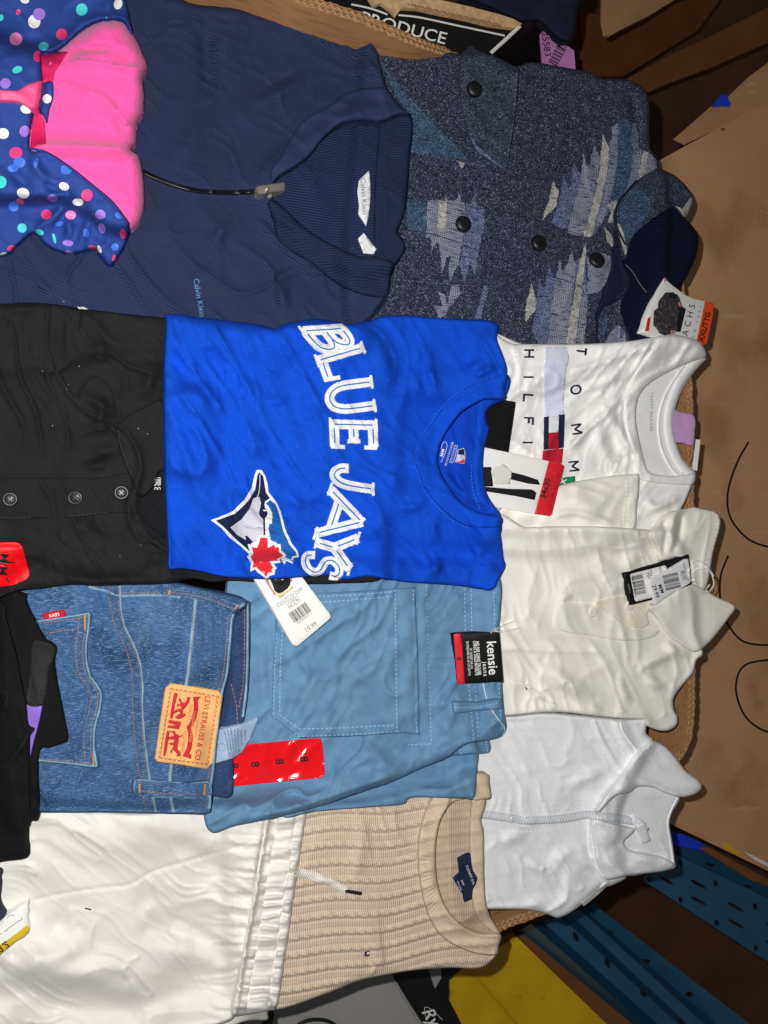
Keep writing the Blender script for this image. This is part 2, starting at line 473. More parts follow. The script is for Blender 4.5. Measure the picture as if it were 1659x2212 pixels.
def mat(name, rgb, rough=.88, var=.12, vscale=25, bump=None, spec=.25, sheen=0.0, rgb2=None, mix=None, metal=0.0, trans=0.0, fuzz=.15, coat=0.0):
    """bump: list of (kind, scale, strength, angle); mix: (kind, scale, lo, hi, angle) blends rgb2 in"""
    m = bpy.data.materials.new(name); m.use_nodes = True; nt = m.node_tree; N = nt.nodes; Lk = nt.links
    bs = N['Principled BSDF']; bs.inputs['Roughness'].default_value = rough; bs.inputs['Specular IOR Level'].default_value = spec
    bs.inputs['Metallic'].default_value = metal
    if sheen: bs.inputs['Sheen Weight'].default_value = sheen; bs.inputs['Sheen Roughness'].default_value = .5
    if coat: bs.inputs['Coat Weight'].default_value = coat; bs.inputs['Coat Roughness'].default_value = .08
    tc = N.new('ShaderNodeTexCoord')
    def tex(kind, scale, ang=0):
        mp = N.new('ShaderNodeMapping'); mp.inputs['Rotation'].default_value = (0, 0, math.radians(ang)); Lk.new(tc.outputs['Object'], mp.inputs[0])
        if kind in ('wave', 'rib'):
            t = N.new('ShaderNodeTexWave'); t.wave_type = 'BANDS'; t.bands_direction = 'X'; t.inputs['Scale'].default_value = scale
            t.inputs['Distortion'].default_value = 1.2 if kind == 'wave' else .4; t.inputs['Detail'].default_value = 1; t.inputs['Detail Scale'].default_value = 1.5
            Lk.new(mp.outputs[0], t.inputs['Vector']); return t.outputs['Fac']
        if kind == 'weave':
            outs = []
            for d in 'XY':
                t = N.new('ShaderNodeTexWave'); t.bands_direction = d; t.inputs['Scale'].default_value = scale; t.inputs['Distortion'].default_value = .8
                Lk.new(mp.outputs[0], t.inputs['Vector']); outs.append(t.outputs['Fac'])
            q = N.new('ShaderNodeMath'); q.operation = 'MULTIPLY'; Lk.new(outs[0], q.inputs[0]); Lk.new(outs[1], q.inputs[1]); return q.outputs[0]
        if kind == 'thread':                       # long thin streaks along local x
            mp.inputs['Scale'].default_value = (.12, 1, 1)
        if kind == 'vor':
            t = N.new('ShaderNodeTexVoronoi'); t.inputs['Scale'].default_value = scale; Lk.new(mp.outputs[0], t.inputs['Vector']); return t.outputs['Distance']
        t = N.new('ShaderNodeTexNoise'); t.inputs['Scale'].default_value = scale; t.inputs['Detail'].default_value = 3
        Lk.new(mp.outputs[0], t.inputs['Vector']); return t.outputs['Fac']
    c = lin(*rgb)
    base = N.new('ShaderNodeMix'); base.data_type = 'RGBA'
    base.inputs[6].default_value = tuple(x * (1 - var) for x in c[:3]) + (1,); base.inputs[7].default_value = tuple(min(1, x * (1 + var)) for x in c[:3]) + (1,)
    mr = N.new('ShaderNodeMapRange'); mr.inputs[1].default_value = .32; mr.inputs[2].default_value = .68; Lk.new(tex('noise', vscale), mr.inputs[0]); Lk.new(mr.outputs[0], base.inputs[0])
    out = base.outputs[2]
    for (kind, scale, lo, hi, ang), r2 in zip(mix or [], rgb2 or []):
        x = N.new('ShaderNodeMix'); x.data_type = 'RGBA'; mr = N.new('ShaderNodeMapRange'); mr.inputs[1].default_value = lo; mr.inputs[2].default_value = hi
        Lk.new(tex(kind, scale, ang), mr.inputs[0]); Lk.new(mr.outputs[0], x.inputs[0]); Lk.new(out, x.inputs[6]); x.inputs[7].default_value = lin(*r2); out = x.outputs[2]
    Lk.new(out, bs.inputs['Base Color'])
    nrm = None
    for kind, scale, st, ang in (bump or []):
        b = N.new('ShaderNodeBump'); b.inputs['Strength'].default_value = 1.0; b.inputs['Distance'].default_value = st
        Lk.new(tex(kind, scale, ang), b.inputs['Height'])
        if nrm: Lk.new(nrm, b.inputs['Normal'])
        nrm = b.outputs[0]
    if nrm: Lk.new(nrm, bs.inputs['Normal'])
    if trans: bs.inputs['Transmission Weight'].default_value = trans
    return m

# ------------------------------------------------------------------ palette
M_card = mat("cardboard", (168, 122, 80), .92, .10, 14, [('noise', 300, .0002, 0), ('noise', 30, .0008, 0)], rgb2=[(140, 98, 62)], mix=[('thread', 160, .5, .75, 90)])
M_card_edge = mat("cardboard_raw_edge", (190, 155, 115), .95, .2, 120, [('noise', 500, .0004, 0)])
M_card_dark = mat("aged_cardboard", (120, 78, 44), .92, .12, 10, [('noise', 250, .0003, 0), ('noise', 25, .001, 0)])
M_floor = mat("dark_concrete_floor", (78, 52, 34), .9, .2, 6, [('noise', 80, .001, 0)])
M_black_print = mat("black_printed_board", (16, 16, 18), .55, .2, 30, [('noise', 200, .0002, 0)])
M_white_print = mat("white_ink", (222, 220, 214), .7, .06, 60)
M_marker = mat("black_marker_ink", (14, 13, 14), .6, .1, 50)
M_rack = mat("blue_rack_paint", (36, 84, 114), .4, .12, 18, [('noise', 150, .0004, 0)], spec=.5)
M_yellow = mat("yellow_rack_paint", (206, 164, 10), .5, .14, 12, [('noise', 120, .0004, 0)], spec=.4, rgb2=[(150, 116, 14)], mix=[('noise', 40, .66, .78, 0)])
M_bin = mat("grey_plastic", (150, 148, 146), .55, .05, 10, [('noise', 300, .0002, 0)], spec=.4)
M_bin_black = mat("black_plastic", (20, 20, 22), .45, .15, 20, [('noise', 200, .0002, 0)], spec=.4)
M_steel = mat("dull_steel", (150, 150, 150), .4, .1, 20, metal=.6)
M_bluetape = mat("blue_painters_tape", (28, 66, 214), .6, .08, 40)
M_lilac = mat("lilac_card", (178, 120, 172), .7, .08, 40)

# ------------------------------------------------------------------ ground
fl = make("floor", [(-3, -3, -.66), (3, -3, -.66), (3, 3, -.66), (-3, 3, -.66)], [(0, 1, 2, 3)], M_floor, None, False); struct(fl)

# ------------------------------------------------------------------ the big carton that holds the clothes
def wallstrip(path, th, depth):
    """vertical strip of board along a path of (x, y, ztop)"""
    p = np.asarray(path); d = np.gradient(p[:, :2], axis=0); n = np.stack([-d[:, 1], d[:, 0]], 1) / (np.hypot(*d.T)[:, None] + 1e-12)
    a = p.copy(); a[:, :2] += n * th / 2; b = p.copy(); b[:, :2] -= n * th / 2
    a2 = a.copy(); a2[:, 2] -= depth; b2 = b.copy(); b2[:, 2] -= depth; m = len(p)
    fs = []
    for i in range(m - 1):
        fs += [(i, i + 1, m + i + 1, m + i), (i, 2 * m + i, 2 * m + i + 1, i + 1), (m + i, m + i + 1, 3 * m + i + 1, 3 * m + i)]
    return np.concatenate([a, b, a2, b2]), fs

def carton_wall(par, px, th=.012, depth=.45, lam=.0085):
    q = catmull(np.array(px, float), False, 6) if False else None
    w = np.concatenate([P(a[0], a[1], a[2])[None] for a in px]); c = catmull3(w, .0021)
    d = np.gradient(c[:, :2], axis=0); n = np.stack([-d[:, 1], d[:, 0]], 1) / (np.hypot(*d.T)[:, None] + 1e-12)
    s = np.concatenate([[0], np.cumsum(np.hypot(*np.diff(c[:, :2], axis=0).T))])
    jag = np.interp(s, np.arange(0, s[-1] + .02, .004), np.random.default_rng(4).uniform(-.0022, .001, int((s[-1] + .02) / .004) + 1)[:len(np.arange(0, s[-1] + .02, .004))])
    for nm, off, sl in (("inner_liner", -.5, 1), ("outer_liner", .5, 1), ("middle_liner", 0.0, 1)):
        k = c[::sl].copy(); k[:, :2] += n[::sl] * th * off; k[:, 2] += jag[::sl] * (1 if off else .6)
        v, f = wallstrip(k, .0011, depth); make(nm, v, f, [M_card], par, False)
    for nm, off, ph in (("fluting", -.25, 0), ("fluting", .25, .37)):
        z = (np.abs(((s / lam + ph) % 1) * 4 - 2) - 1) * th * .22
        k = c.copy(); k[:, :2] += n * (th * off + z)[:, None]; k[:, 2] += jag * .5 - .0008
        v, f = wallstrip(k, .0009, .06); make(nm, v, f, [M_card_edge], par, False)

def catmull3(p, step):
    out = []; n = len(p)
    for i in range(n - 1):
        p1, p2 = p[i], p[i + 1]; p0 = p[max(i - 1, 0)]; p3 = p[min(i + 2, n - 1)]; m = max(1, int(np.linalg.norm(p2 - p1) / step))
        for k in range(m):
            t = k / m; out.append(.5 * (2 * p1 + (p2 - p0) * t + (2 * p0 - 5 * p1 + 4 * p2 - p3) * t * t + (3 * p1 - p0 - 3 * p2 + p3) * t ** 3))
    out.append(p[-1]); return np.array(out)

carton = thing("cardboard_carton", "open corrugated cardboard carton whose cut rim shows round the clothes", "carton", (830, 1100), z=-.6)
carton_wall(carton, [(300, -120, .02), (480, -75, .02), (600, -30, .02), (660, 0, .02), (778, 38, .018), (899, 89, .0), (965, 112, -.03), (1012, 136, -.06),
                     (1200, 230, -.075), (1380, 400, -.075), (1462, 590, -.065), (1483, 720, -.055), (1489, 850, -.052), (1491, 1000, -.052), (1494, 1150, -.052),
                     (1495, 1300, -.052), (1495, 1450, -.052), (1493, 1560, -.052), (1480, 1612, -.052), (1462, 1640, -.052), (1410, 1700, -.065), (1320, 1820, -.072),
                     (1240, 1930, -.06), (1200, 1955, -.052), (1165, 1970, -.05), (1110, 1990, -.05), (1060, 2010, -.05), (990, 2035, -.065), (700, 2125, -.075), (380, 2230, -.09)])

# ------------------------------------------------------------------ black printed produce box behind
pz = plane3((700, 0, -.045), (1120, 60, -.07), (900, 130, -.065))
pb = thing("produce_box", "black printed box with white PRODUCE lettering and torn top edge", "box", (950, 60), z=-.3)
slab("printed_panel", X('A3', (-500, -150), (40, -60), (62, -18), (95, 45), (150, 25), (215, 75), (250, 115), (290, 58), (400, 62), (700, 125), (900, 175), (1060, 195), (1130, 165), (900, 372), (740, 440), (300, 420), (-500, 200)), pz, M_black_print, pb, .006)
pz2 = lambda u, v: pz(u, v) + .004
torn = X('A3', (40, -70), (60, -25), (100, 38), (150, 18), (215, 68), (250, 106), (290, 52), (400, 56), (520, 84), (700, 120), (900, 170), (1060, 192), (1122, 165), (1060, 130), (960, 98), (760, 45), (560, 0), (300, -70))
slab("torn_rim", torn, lambda u, v: pz(u, v) + .006, M_card_edge, pb, .008, sp=14)
fluz = [X('A3', (330 + 26 * i, 28 + 6.0 * i + (9 if i % 2 else -9)), (343 + 26 * i, 31 + 6.0 * i + (-9 if i % 2 else 9)), (356 + 26 * i, 34 + 6 * i + (9 if i % 2 else -9))) for i in range(25)]
ribbon("fluting", fluz, 2.2, M_card_dark, pb, h=.002, zc=lambda u, v: pz(u, v) + .0065, smooth=False, joined=True)["kind"] = "stuff"
ribbon("white_border_line", [X('A3', (-60, 30), (30, 48), (110, 70), (190, 100)), X('A3', (265, 104), (420, 122), (700, 182), (1000, 246))], 4.5, M_white_print, pb, h=.0004, zc=pz2)
ribbon("white_border_line", [X('A3', (1108, 178), (1010, 270), (905, 366))], 8, M_white_print, pb, h=.0004, zc=pz2)
text("lettering", "PRODUCE", X('A3', (300, 196))[0], 14.5, 36, M_white_print, pb, zc=pz2, lift=.001, xs=1.16, bold=.006)
slab("side_panel", X('A3', (1128, 168), (1230, 130), (1260, 470), (900, 520), (905, 372)), plane3((1130, 50, -.09), (1170, 140, -.3), (1060, 130, -.12)), M_black_print, pb, .006)

M_dark_denim = mat("dark_denim", (22, 28, 48), .9, .2, 60, [('wave', 180, .0003, 40)])
dj = sheet("dark_jeans", X('A3', (640, -120), (700, -30), (850, 40), (980, 95), (1120, 158), (1230, 148), (1320, 230), (1400, 290), (1460, 280), (1490, 200), (1505, 60), (1510, -120)), M_dark_denim, None, t=.03, r=22, wr=[(.008, 90, 40, 20, 'r')], z0=-.13, seed=31)
tagit(dj, "dark denim jeans lying over the black produce box", "jeans")
lt = thing("hang_tag", "lilac barcode tag poking out above the patterned wool overshirt", "tag", (1195, 110), z=-.17)
lz = plane3((1160, 70, -.15), (1240, 110, -.16), (1180, 145, -.17))
slab("card", X('A3', (1243, 240), (1275, 203), (1480, 350), (1492, 490), (1262, 480)), lz, M_lilac, lt, .0015)
bars("barcode", X('A3', (1368, 375))[0], 118, 50, 22, M_marker, lt, 14, 4, zc=lz)
text("lettering", "25583", X('A3', (1287, 305))[0], 82, 20, M_marker, lt, zc=lz, xs=1.1)

# ------------------------------------------------------------------ cartons stacked to the right
M_card_mid = mat("brown_carton_board", (186, 142, 100), .92, .06, 7, [('noise', 250, .0003, 0), ('noise', 14, .0015, 0)], rgb2=[(162, 120, 84), (196, 154, 114)], mix=[('noise', 9, .5, .7, 0), ('thread', 55, .66, .74, 25)])
bc = thing("cardboard_box", "large plain cardboard box with black marker loops right of the clothes", "box", (1600, 1000), z=-.55)
bz = plane3((1423, 347, -.20), (1800, 150, -.20), (1500, 1800, -.22))
slab("lid", X('D', (1423, 347), (1860, 108), (1860, 1978), (1451, 1781), (1380, 1745), (1370, 420), (1400, 370)), bz, M_card_mid, bc, .3, sp=90)
mk = lambda u, v: bz(u, v) + .0008
for ln in ([(1617, 955), (1592, 1000), (1573, 1060), (1575, 1110), (1600, 1150), (1635, 1174), (1700, 1190)],
           [(1573, 1200), (1556, 1250), (1560, 1320), (1592, 1375), (1630, 1392), (1700, 1392)],
           [(1690, 1424), (1640, 1428), (1608, 1438), (1592, 1465), (1592, 1505), (1612, 1550), (1650, 1578), (1700, 1588)]):
    ribbon("marker_line", [X('D', *ln)], 4.8, M_marker, bc, h=.0003, zc=mk)
slab("stain", ellipse(X('A5', (1302, 1030))[0], 5, 2.6, -15), lambda u, v: bz(u, v) + .0006, M_card_dark, bc, .0004)
slab("paint_mark", X('B8', (1405, 230), (1440, 235), (1510, 285), (1500, 300), (1440, 270)), lambda u, v: bz(u, v) + .0008, M_yellow, bc, .0004)
slab("white_scuff", X('B8', (1530, 278), (1600, 310), (1680, 350), (1680, 372), (1590, 325)), lambda u, v: bz(u, v) + .0008, M_white_print, bc, .0004)

f1 = slab("cardboard_flap", X('A5', (345, -120), (338, 150), (360, 275), (400, 284), (480, 238), (700, 130), (960, -30), (1000, -120)), plane3((1300, 0, -.30), (1310, 75, -.30), (1460, 0, -.36)), M_card_mid, None, .006)
tagit(f1, "cardboard flap with a ragged cut edge at the top right corner", "flap")
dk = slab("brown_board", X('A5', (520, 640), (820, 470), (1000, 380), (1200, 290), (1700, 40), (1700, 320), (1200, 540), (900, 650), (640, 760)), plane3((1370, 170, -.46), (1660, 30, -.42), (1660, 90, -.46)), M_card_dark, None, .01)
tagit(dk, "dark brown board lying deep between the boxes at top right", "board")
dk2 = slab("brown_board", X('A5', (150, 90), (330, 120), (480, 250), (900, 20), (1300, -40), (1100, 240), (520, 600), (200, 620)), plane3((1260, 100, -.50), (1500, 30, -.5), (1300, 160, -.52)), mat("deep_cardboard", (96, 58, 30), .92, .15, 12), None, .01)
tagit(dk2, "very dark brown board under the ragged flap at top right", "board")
f2 = slab("cardboard_flap", X('A5', (918, 1100), (1000, 1030), (1190, 862), (1340, 772), (1520, 602), (1700, 470), (1700, 790), (1340, 985), (1010, 1146)), plane3((1460, 300, -.29), (1659, 140, -.25), (1490, 310, -.27)), M_card_mid, None, .006)
tagit(f2, "narrow cardboard flap above the large plain box, blue tape on it", "flap")
bt = slab("tape_scrap", X('A5', (1215, 856), (1268, 772), (1300, 752), (1335, 756), (1348, 800), (1368, 825), (1350, 852), (1290, 846)), lambda u, v: plane3((1460, 300, -.29), (1659, 140, -.25), (1490, 310, -.27))(u, v) + .004, M_bluetape, None, .001)
tagit(bt, "torn scrap of blue tape on the narrow cardboard flap", "tape")

# ------------------------------------------------------------------ racking below right
def beam_strip(name, lp, rp, zs, m, par):
    a = [P(*X('B8', l)[0], z) for l, z in zip(lp, zs)]; b = [P(*X('B8', r)[0], z) for r, z in zip(rp, zs)]
    n = len(a); k = 24; vs = []
    for i in range(k + 1): vs += [x + (y - x) * i / k for x, y in zip(a, b)]
    fs = [(i * n + j, (i + 1) * n + j, (i + 1) * n + j + 1, i * n + j + 1) for i in range(k) for j in range(n - 1)]
    low = [v - np.array([0, 0, .03]) for v in vs]; N0 = len(vs)
    fs += [(i * n, i * n + N0, (i + 1) * n + N0, (i + 1) * n) for i in range(k)] + [(i * n + n - 1, (i + 1) * n + n - 1, (i + 1) * n + n - 1 + N0, i * n + n - 1 + N0) for i in range(k)]
    o = make(name, vs + low, fs, m, par, False)
    return o

rk = thing("rack_beam", "blue perforated steel rack plate below the large cardboard box", "rack beam", (1560, 1960), z=-.4, group="blue steel rack beams")
holes = [ellipse(X('B8', c)[0], 50 * .4, 9 * .4, 30, 18) for c in ((1110, 432), (1285, 455), (1288, 545), (1485, 577), (1488, 668), (1690, 690), (1690, 785))]
holes += [ellipse(X('B8', c)[0], 13 * .4, 20 * .4, -20, 14) for c in ((1380, 452), (1592, 574), (1191, 541), (1385, 664), (1596, 800), (1020, 428), (1187, 337))]
slab("web", X('B8', (1120, 290), (1180, 300), (1720, 560), (1720, 910), (1600, 835), (985, 432), (1010, 385)), -.34, M_rack, rk, .004, holes=holes)
slab("flange", X('B8', (1110, 190), (1300, 268), (1720, 478), (1720, 557), (1182, 297), (1120, 286)), plane3((1440, 1810, -.36), (1660, 1920, -.36), (1450, 1848, -.341)), M_rack, rk, .004,
     holes=[ellipse(X('B8', c)[0], 28 * .4, 8 * .4, 15, 14) for c in ((1350, 350), (1555, 466))])
bt2 = slab("tape_strip", X('B8', (1120, 165), (1200, 185), (1290, 225), (1345, 265), (1310, 275), (1240, 262), (1120, 235)), -.332, M_bluetape, None, .001)
tagit(bt2, "bright blue tape strip on the edge of the blue rack plate", "tape")
tc_ = slab("cardboard_strip", X('B8', (1285, 255), (1340, 255), (1480, 330), (1720, 455), (1720, 490), (1610, 445), (1580, 440), (1450, 360)), -.33, M_card_dark, None, .006)
tagit(tc_, "ragged strip of cardboard along the top of the blue rack plate", "cardboard")

rk2 = thing("rack_beam", "ridged blue rack beam with round holes running to the lower right corner", "rack beam", (1400, 2050), z=-.4, group="blue steel rack beams")
LP = [(320, 702), (385, 668), (440, 650), (545, 632), (590, 612), (645, 592), (665, 584), (720, 560)]
RP = [(950, 1225), (1010, 1225), (1085, 1225), (1195, 1225), (1245, 1225), (1335, 1225), (1400, 1225), (1585, 1225)]
ZS = [-.352, -.305, -.36, -.36, -.305, -.315, -.362, -.345]
beam_strip("lip", LP[0:3], RP[0:3], ZS[0:3], M_rack, rk2); beam_strip("ridge", LP[3:7], RP[3:7], ZS[3:7], M_rack, rk2)
def q4(i, d=0): return X('B8', LP[i], RP[i], RP[i + 1], LP[i + 1])
slab("channel_floor", q4(2), plane3((*q4(2)[0], ZS[2]), (*q4(2)[1], ZS[2]), (*q4(2)[2], ZS[3])), M_rack, rk2, .003,
     holes=[ellipse(X('B8', c)[0], 8 if a else 7.5, 4.6 if a else 7, 10, 14) for c, a in (((472, 714), 1), ((633, 852), 1), ((810, 1003), 1), ((1007, 1172), 1))])
slab("side_face", q4(6), plane3((*q4(6)[0], ZS[6]), (*q4(6)[1], ZS[6]), (*q4(6)[2], ZS[7])), M_rack, rk2, .003,
     holes=[ellipse(X('B8', c)[0], 9.5, 6, 12, 14) for c in ((803, 717), (1003, 873), (1236, 1048))])
for c in ((625, 738), (795, 880), (988, 1040), (1200, 1200)):
    slab("dark_slot_disc", ellipse(X('B8', c)[0], 4.2, 9, -12, 14), -.318, M_bin_black, rk2, .003)  # filled black discs paint the dark of the slot openings, no hole cut
bs_ = slab("cardboard_strip", X('B8', (290, 760), (345, 690), (970, 1225), (790, 1225)), -.40, M_card_dark, None, .02)
tagit(bs_, "long brown board between the yellow plate and the ridged blue beam", "board")

yl = thing("rack_beam", "yellow painted steel rack plate beside the beige sweater's shoulder", "rack beam", (1100, 2080), z=-.4)
slab("face", X('B8', (60, 862), (310, 742), (815, 1230), (330, 1230), (50, 905)), -.35, M_yellow, yl, .02)
slab("return_flange", X('B8', (-130, 905), (46, 905), (324, 1230), (-60, 1230)), -.365, M_yellow, yl, .02)
ribbon("rolled_edge", [X('B8', (30, 880), (180, 1055), (330, 1232))], 5, M_yellow, yl, h=.004, zc=lambda u, v: 0 * u - .351)

# ------------------------------------------------------------------ grey bin at the bottom
gb = thing("storage_bin", "grey plastic bin with black trim below the beige sweater", "bin", (800, 2180), z=-.45)
slab("lid", X('C2', (-80, 260), (905, 80), (945, 165), (1175, 540), (-80, 600)), -.27, M_bin, gb, .01)
ribbon("lid_edge", [X('C2', (905, 110), (945, 190), (1165, 535))], 7, M_bin, gb, h=.004, zc=lambda u, v: 0 * u - .27)
slab("black_panel", X('C2', (912, 110), (1170, 60), (1230, 240), (1300, 350), (1400, 540), (1165, 540)), -.285, M_bin_black, gb, .01)
ribbon("handle", [X('C2', (262, 545), (300, 500), (360, 474), (425, 468), (490, 476), (545, 505), (575, 545))], 9, M_bin_black, gb, h=.008, zc=lambda u, v: 0 * u - .268)
slab("latch", X('C2', (60, 380), (105, 405), (125, 430), (122, 470), (100, 520), (50, 540), (75, 470)), -.255, M_bin_black, gb, .012, corner=False)
text("lettering", "Ry", X('C2', (1205, 445))[0], 58, 38, M_white_print, gb, zc=lambda u, v: 0 * u - .2845, shear=.3, bold=.01)
ribbon("logo_outline", [X('C2', (1180, 470), (1165, 385), (1215, 400), (1290, 470))], 1.6, M_white_print, gb, h=.0003, zc=lambda u, v: 0 * u - .2845)
mp_ = slab("metal_bracket", X('C2', (1150, 80), (1275, 70), (1280, 180), (1240, 252), (1165, 180)), -.3, M_bin, None, .004)
tagit(mp_, "small grey metal bracket between the bin and yellow plate", "bracket")
mp2 = slab("black_strap", X('C2', (1240, 250), (1275, 195), (1285, 60), (1500, 60), (1330, 190), (1330, 330), (1440, 540), (1395, 540), (1290, 340)), -.31, M_bin_black, None, .004)
tagit(mp2, "black strip under the sweater hem beside the yellow plate", "strap")

# ================================================================== patterned wool overshirt
TW = dict(rough=.95, spec=.15, fuzz=.3)
def tweed(name, rgb, hi, lo=(22, 24, 38)):
    return mat(name, rgb, .95, .25, 90, [('weave', 95, .0012, 35), ('noise', 420, .0010, 0)], spec=.12, rgb2=[lo, hi, (46, 50, 68)], mix=[('noise', 330, .50, .60, 0), ('noise', 520, .58, .68, 0), ('thread', 600, .56, .70, 70)])
M_tw = tweed("charcoal_navy_tweed", (58, 63, 82), (140, 146, 160), (30, 33, 50))
M_tw_blue = tweed("slate_blue_tweed", (66, 88, 116), (120, 140, 160), (46, 64, 90))
M_tw_lav = tweed("lavender_tweed", (104, 113, 148), (146, 154, 178), (78, 86, 118))
M_tw_weave = mat("lavender_cream_weave", (132, 136, 154), .95, .15, 90, [('weave', 110, .0010, 8)], spec=.12, rgb2=[(92, 100, 130), (178, 178, 178), (54, 58, 78)], mix=[('rib', 120, .5, .9, 8), ('weave', 130, .35, .8, 8), ('thread', 560, .52, .68, 75)])
M_tw_beige = mat("cream_wool", (168, 166, 157), .95, .2, 140, [('noise', 380, .0010, 0)], spec=.12, rgb2=[(112, 115, 126), (66, 70, 88)], mix=[('noise', 380, .52, .64, 0), ('thread', 560, .58, .72, 75)])
M_tw_trim = mat("dark_navy_binding", (18, 24, 48), .9, .15, 80, [('noise', 300, .0003, 0)])
M_knit_navy = mat("navy_rib_knit", (13, 19, 42), .95, .12, 60, [('rib', 62, .0016, 80)], spec=.12)
M_btn_black = mat("matte_black_snap", (12, 12, 14), .45, .1, 60, spec=.5)
tw = [M_tw, M_tw_blue, M_tw_lav, M_tw_weave, M_tw_beige]

sh = thing("overshirt", "charcoal and blue patterned wool overshirt with black snaps at upper right", "overshirt", (1150, 450))
a4 = lambda *p: X('A4', *p)
def jag(poly, amp=4.0, seed=1):
    rng = np.random.default_rng(seed); L = linear(poly, True, 5.0); return L + rng.uniform(-1, 1, L.shape) * amp * .42
ik = []
def ikat(mi, *pts): ik.append((jag(a4(*pts), 4, len(ik)), mi))
# big jagged motif, right shoulder side
ikat(2, (850, 395), (885, 290), (925, 235), (975, 190), (1015, 130), (1065, 90), (1110, 40), (1150, -40), (1200, -80), (1256, -60), (1270, 40), (1350, 95), (1290, 182), (1160, 290), (1050, 462), (930, 430))
ikat(2, (752, 918), (785, 760), (830, 690), (885, 650), (946, 600), (1008, 560), (1022, 780), (1000, 985), (790, 985))
ikat(4, (803, 388), (815, 340), (832, 300), (845, 240), (855, 195), (866, 225), (880, 240), (872, 310), (845, 345))
ikat(2, (848, 398), (872, 340), (880, 300), (893, 240), (905, 163), (918, 220), (934, 260), (945, 180), (956, 113), (968, 140), (982, 160), (985, 210), (960, 300), (932, 425), (885, 428))
ikat(3, (920, 445), (945, 340), (975, 250), (990, 150), (1000, 63), (1012, 110), (1030, 140), (1040, 80), (1052, 18), (1062, 50), (1076, 72), (1066, 180), (1044, 300), (1002, 468), (960, 462))
ikat(4, (1000, 468), (1030, 360), (1060, 250), (1080, 130), (1086, 40), (1096, -27), (1106, 10), (1125, 42), (1118, 130), (1090, 280), (1062, 380), (1042, 462))
ikat(3, (1046, 462), (1070, 380), (1098, 280), (1122, 140), (1132, 20), (1138, -62), (1150, -72), (1166, -80), (1165, 60), (1152, 180), (1128, 290), (1095, 390))
ikat(1, (1130, 290), (1155, 180), (1168, 60), (1170, -86), (1186, -104), (1202, -112), (1220, -98), (1232, -85), (1238, 30), (1232, 150), (1210, 225), (1165, 290))
ikat(3, (1214, 225), (1236, 140), (1241, 20), (1237, -80), (1256, -82), (1262, 30), (1284, 52), (1272, 140), (1250, 198))
ikat(4, (1254, 195), (1275, 135), (1288, 50), (1312, 62), (1308, 130), (1284, 184))
ikat(3, (1314, 66), (1352, 92), (1350, 138), (1290, 182), (1310, 130))
ikat(4, (1115, 318), (1150, 290), (1178, 300), (1160, 330), (1140, 400), (1120, 395), (1135, 345))
ikat(4, (1100, 415), (1118, 440), (1150, 480), (1140, 520), (1112, 480))
# middle motif on the placket
ikat(1, (148, 285), (245, 290), (240, 472), (190, 440), (152, 430))
ikat(3, (247, 290), (332, 290), (338, 262), (346, 293), (390, 292), (397, 230), (410, 295), (432, 305), (428, 400), (415, 500), (400, 600), (380, 630), (360, 682), (350, 632), (360, 560), (340, 570), (320, 642), (312, 560), (300, 490), (285, 500), (270, 542), (262, 462), (242, 470))
ikat(4, (300, 296), (342, 296), (340, 380), (330, 440), (298, 440))
ikat(2, (434, 308), (462, 312), (472, 275), (487, 238), (482, 312), (524, 330), (517, 440), (492, 550), (475, 658), (462, 610), (452, 590), (425, 692), (404, 612), (420, 500), (430, 400))
# lower motif
ikat(4, (718, 878), (724, 800), (738, 740), (750, 690), (762, 735), (776, 770), (766, 832))
ikat(2, (752, 918), (772, 800), (782, 720), (790, 658), (800, 700), (812, 722), (825, 650), (836, 608), (848, 650), (862, 682), (850, 790), (830, 985), (790, 985))
ikat(3, (830, 985), (850, 790), (868, 680), (886, 578), (894, 620), (906, 640), (930, 570), (946, 528), (954, 580), (962, 602), (950, 720), (918, 985))
ikat(4, (918, 985), (940, 830), (965, 690), (990, 560), (1013, 488), (1012, 560), (1000, 680), (978, 850), (958, 985))
ikat(3, (958, 985), (985, 800), (1005, 690), (1022, 780), (1000, 985))
ikat(3, (1018, 570), (1060, 545), (1100, 545), (1132, 560), (1132, 640), (1085, 728), (1015, 748), (1022, 690))
ikat(3, (298, 728), (330, 745), (345, 790), (362, 700), (400, 700), (405, 740), (360, 800), (330, 850), (300, 862), (282, 798), (325, 800))
ikat(2, (520, 705), (540, 705), (505, 860), (480, 860))
ikat(4, (398, 105), (430, 112), (412, 140))
ikat(1, *((np.array([(130, 400), (215, 520), (290, 620), (400, 730), (520, 870), (640, 985), (745, 1105), (560, 1075), (340, 1045), (330, 800), (200, 560)]) * .3125 + [777.6, 0] - [812.2, 302.4]) / .4479).tolist())
sh_out = X('D', (790, 128), (828, 118), (905, 108), (960, 112), (1000, 116), (1060, 117), (1110, 142), (1150, 134), (1211, 144), (1275, 156), (1299, 168), (1350, 171), (1374, 179), (1394, 195), (1402, 220), (1403, 271), (1405, 320), (1417, 336), (1424, 362), (1440, 400), (1440, 560), (1420, 760), (1300, 800), (790, 800))
sheet("body", sh_out, tw, sh, t=.02, r=14, wr=[(.006, 170, 70, 30, 'r'), (.004, 300, 160, 0, 's')], inlays=ik, sp=5, seed=3, stiff=30,
      folds=[(X('D', (1060, 130), (1120, 170), (1180, 190)), 14, .006, 'g'), (X('D', (1360, 190), (1375, 260), (1385, 330)), 9, -.006, 'g'), (X('D', (1330, 560), (1250, 600), (1200, 690)), 16, .006, 'g')])
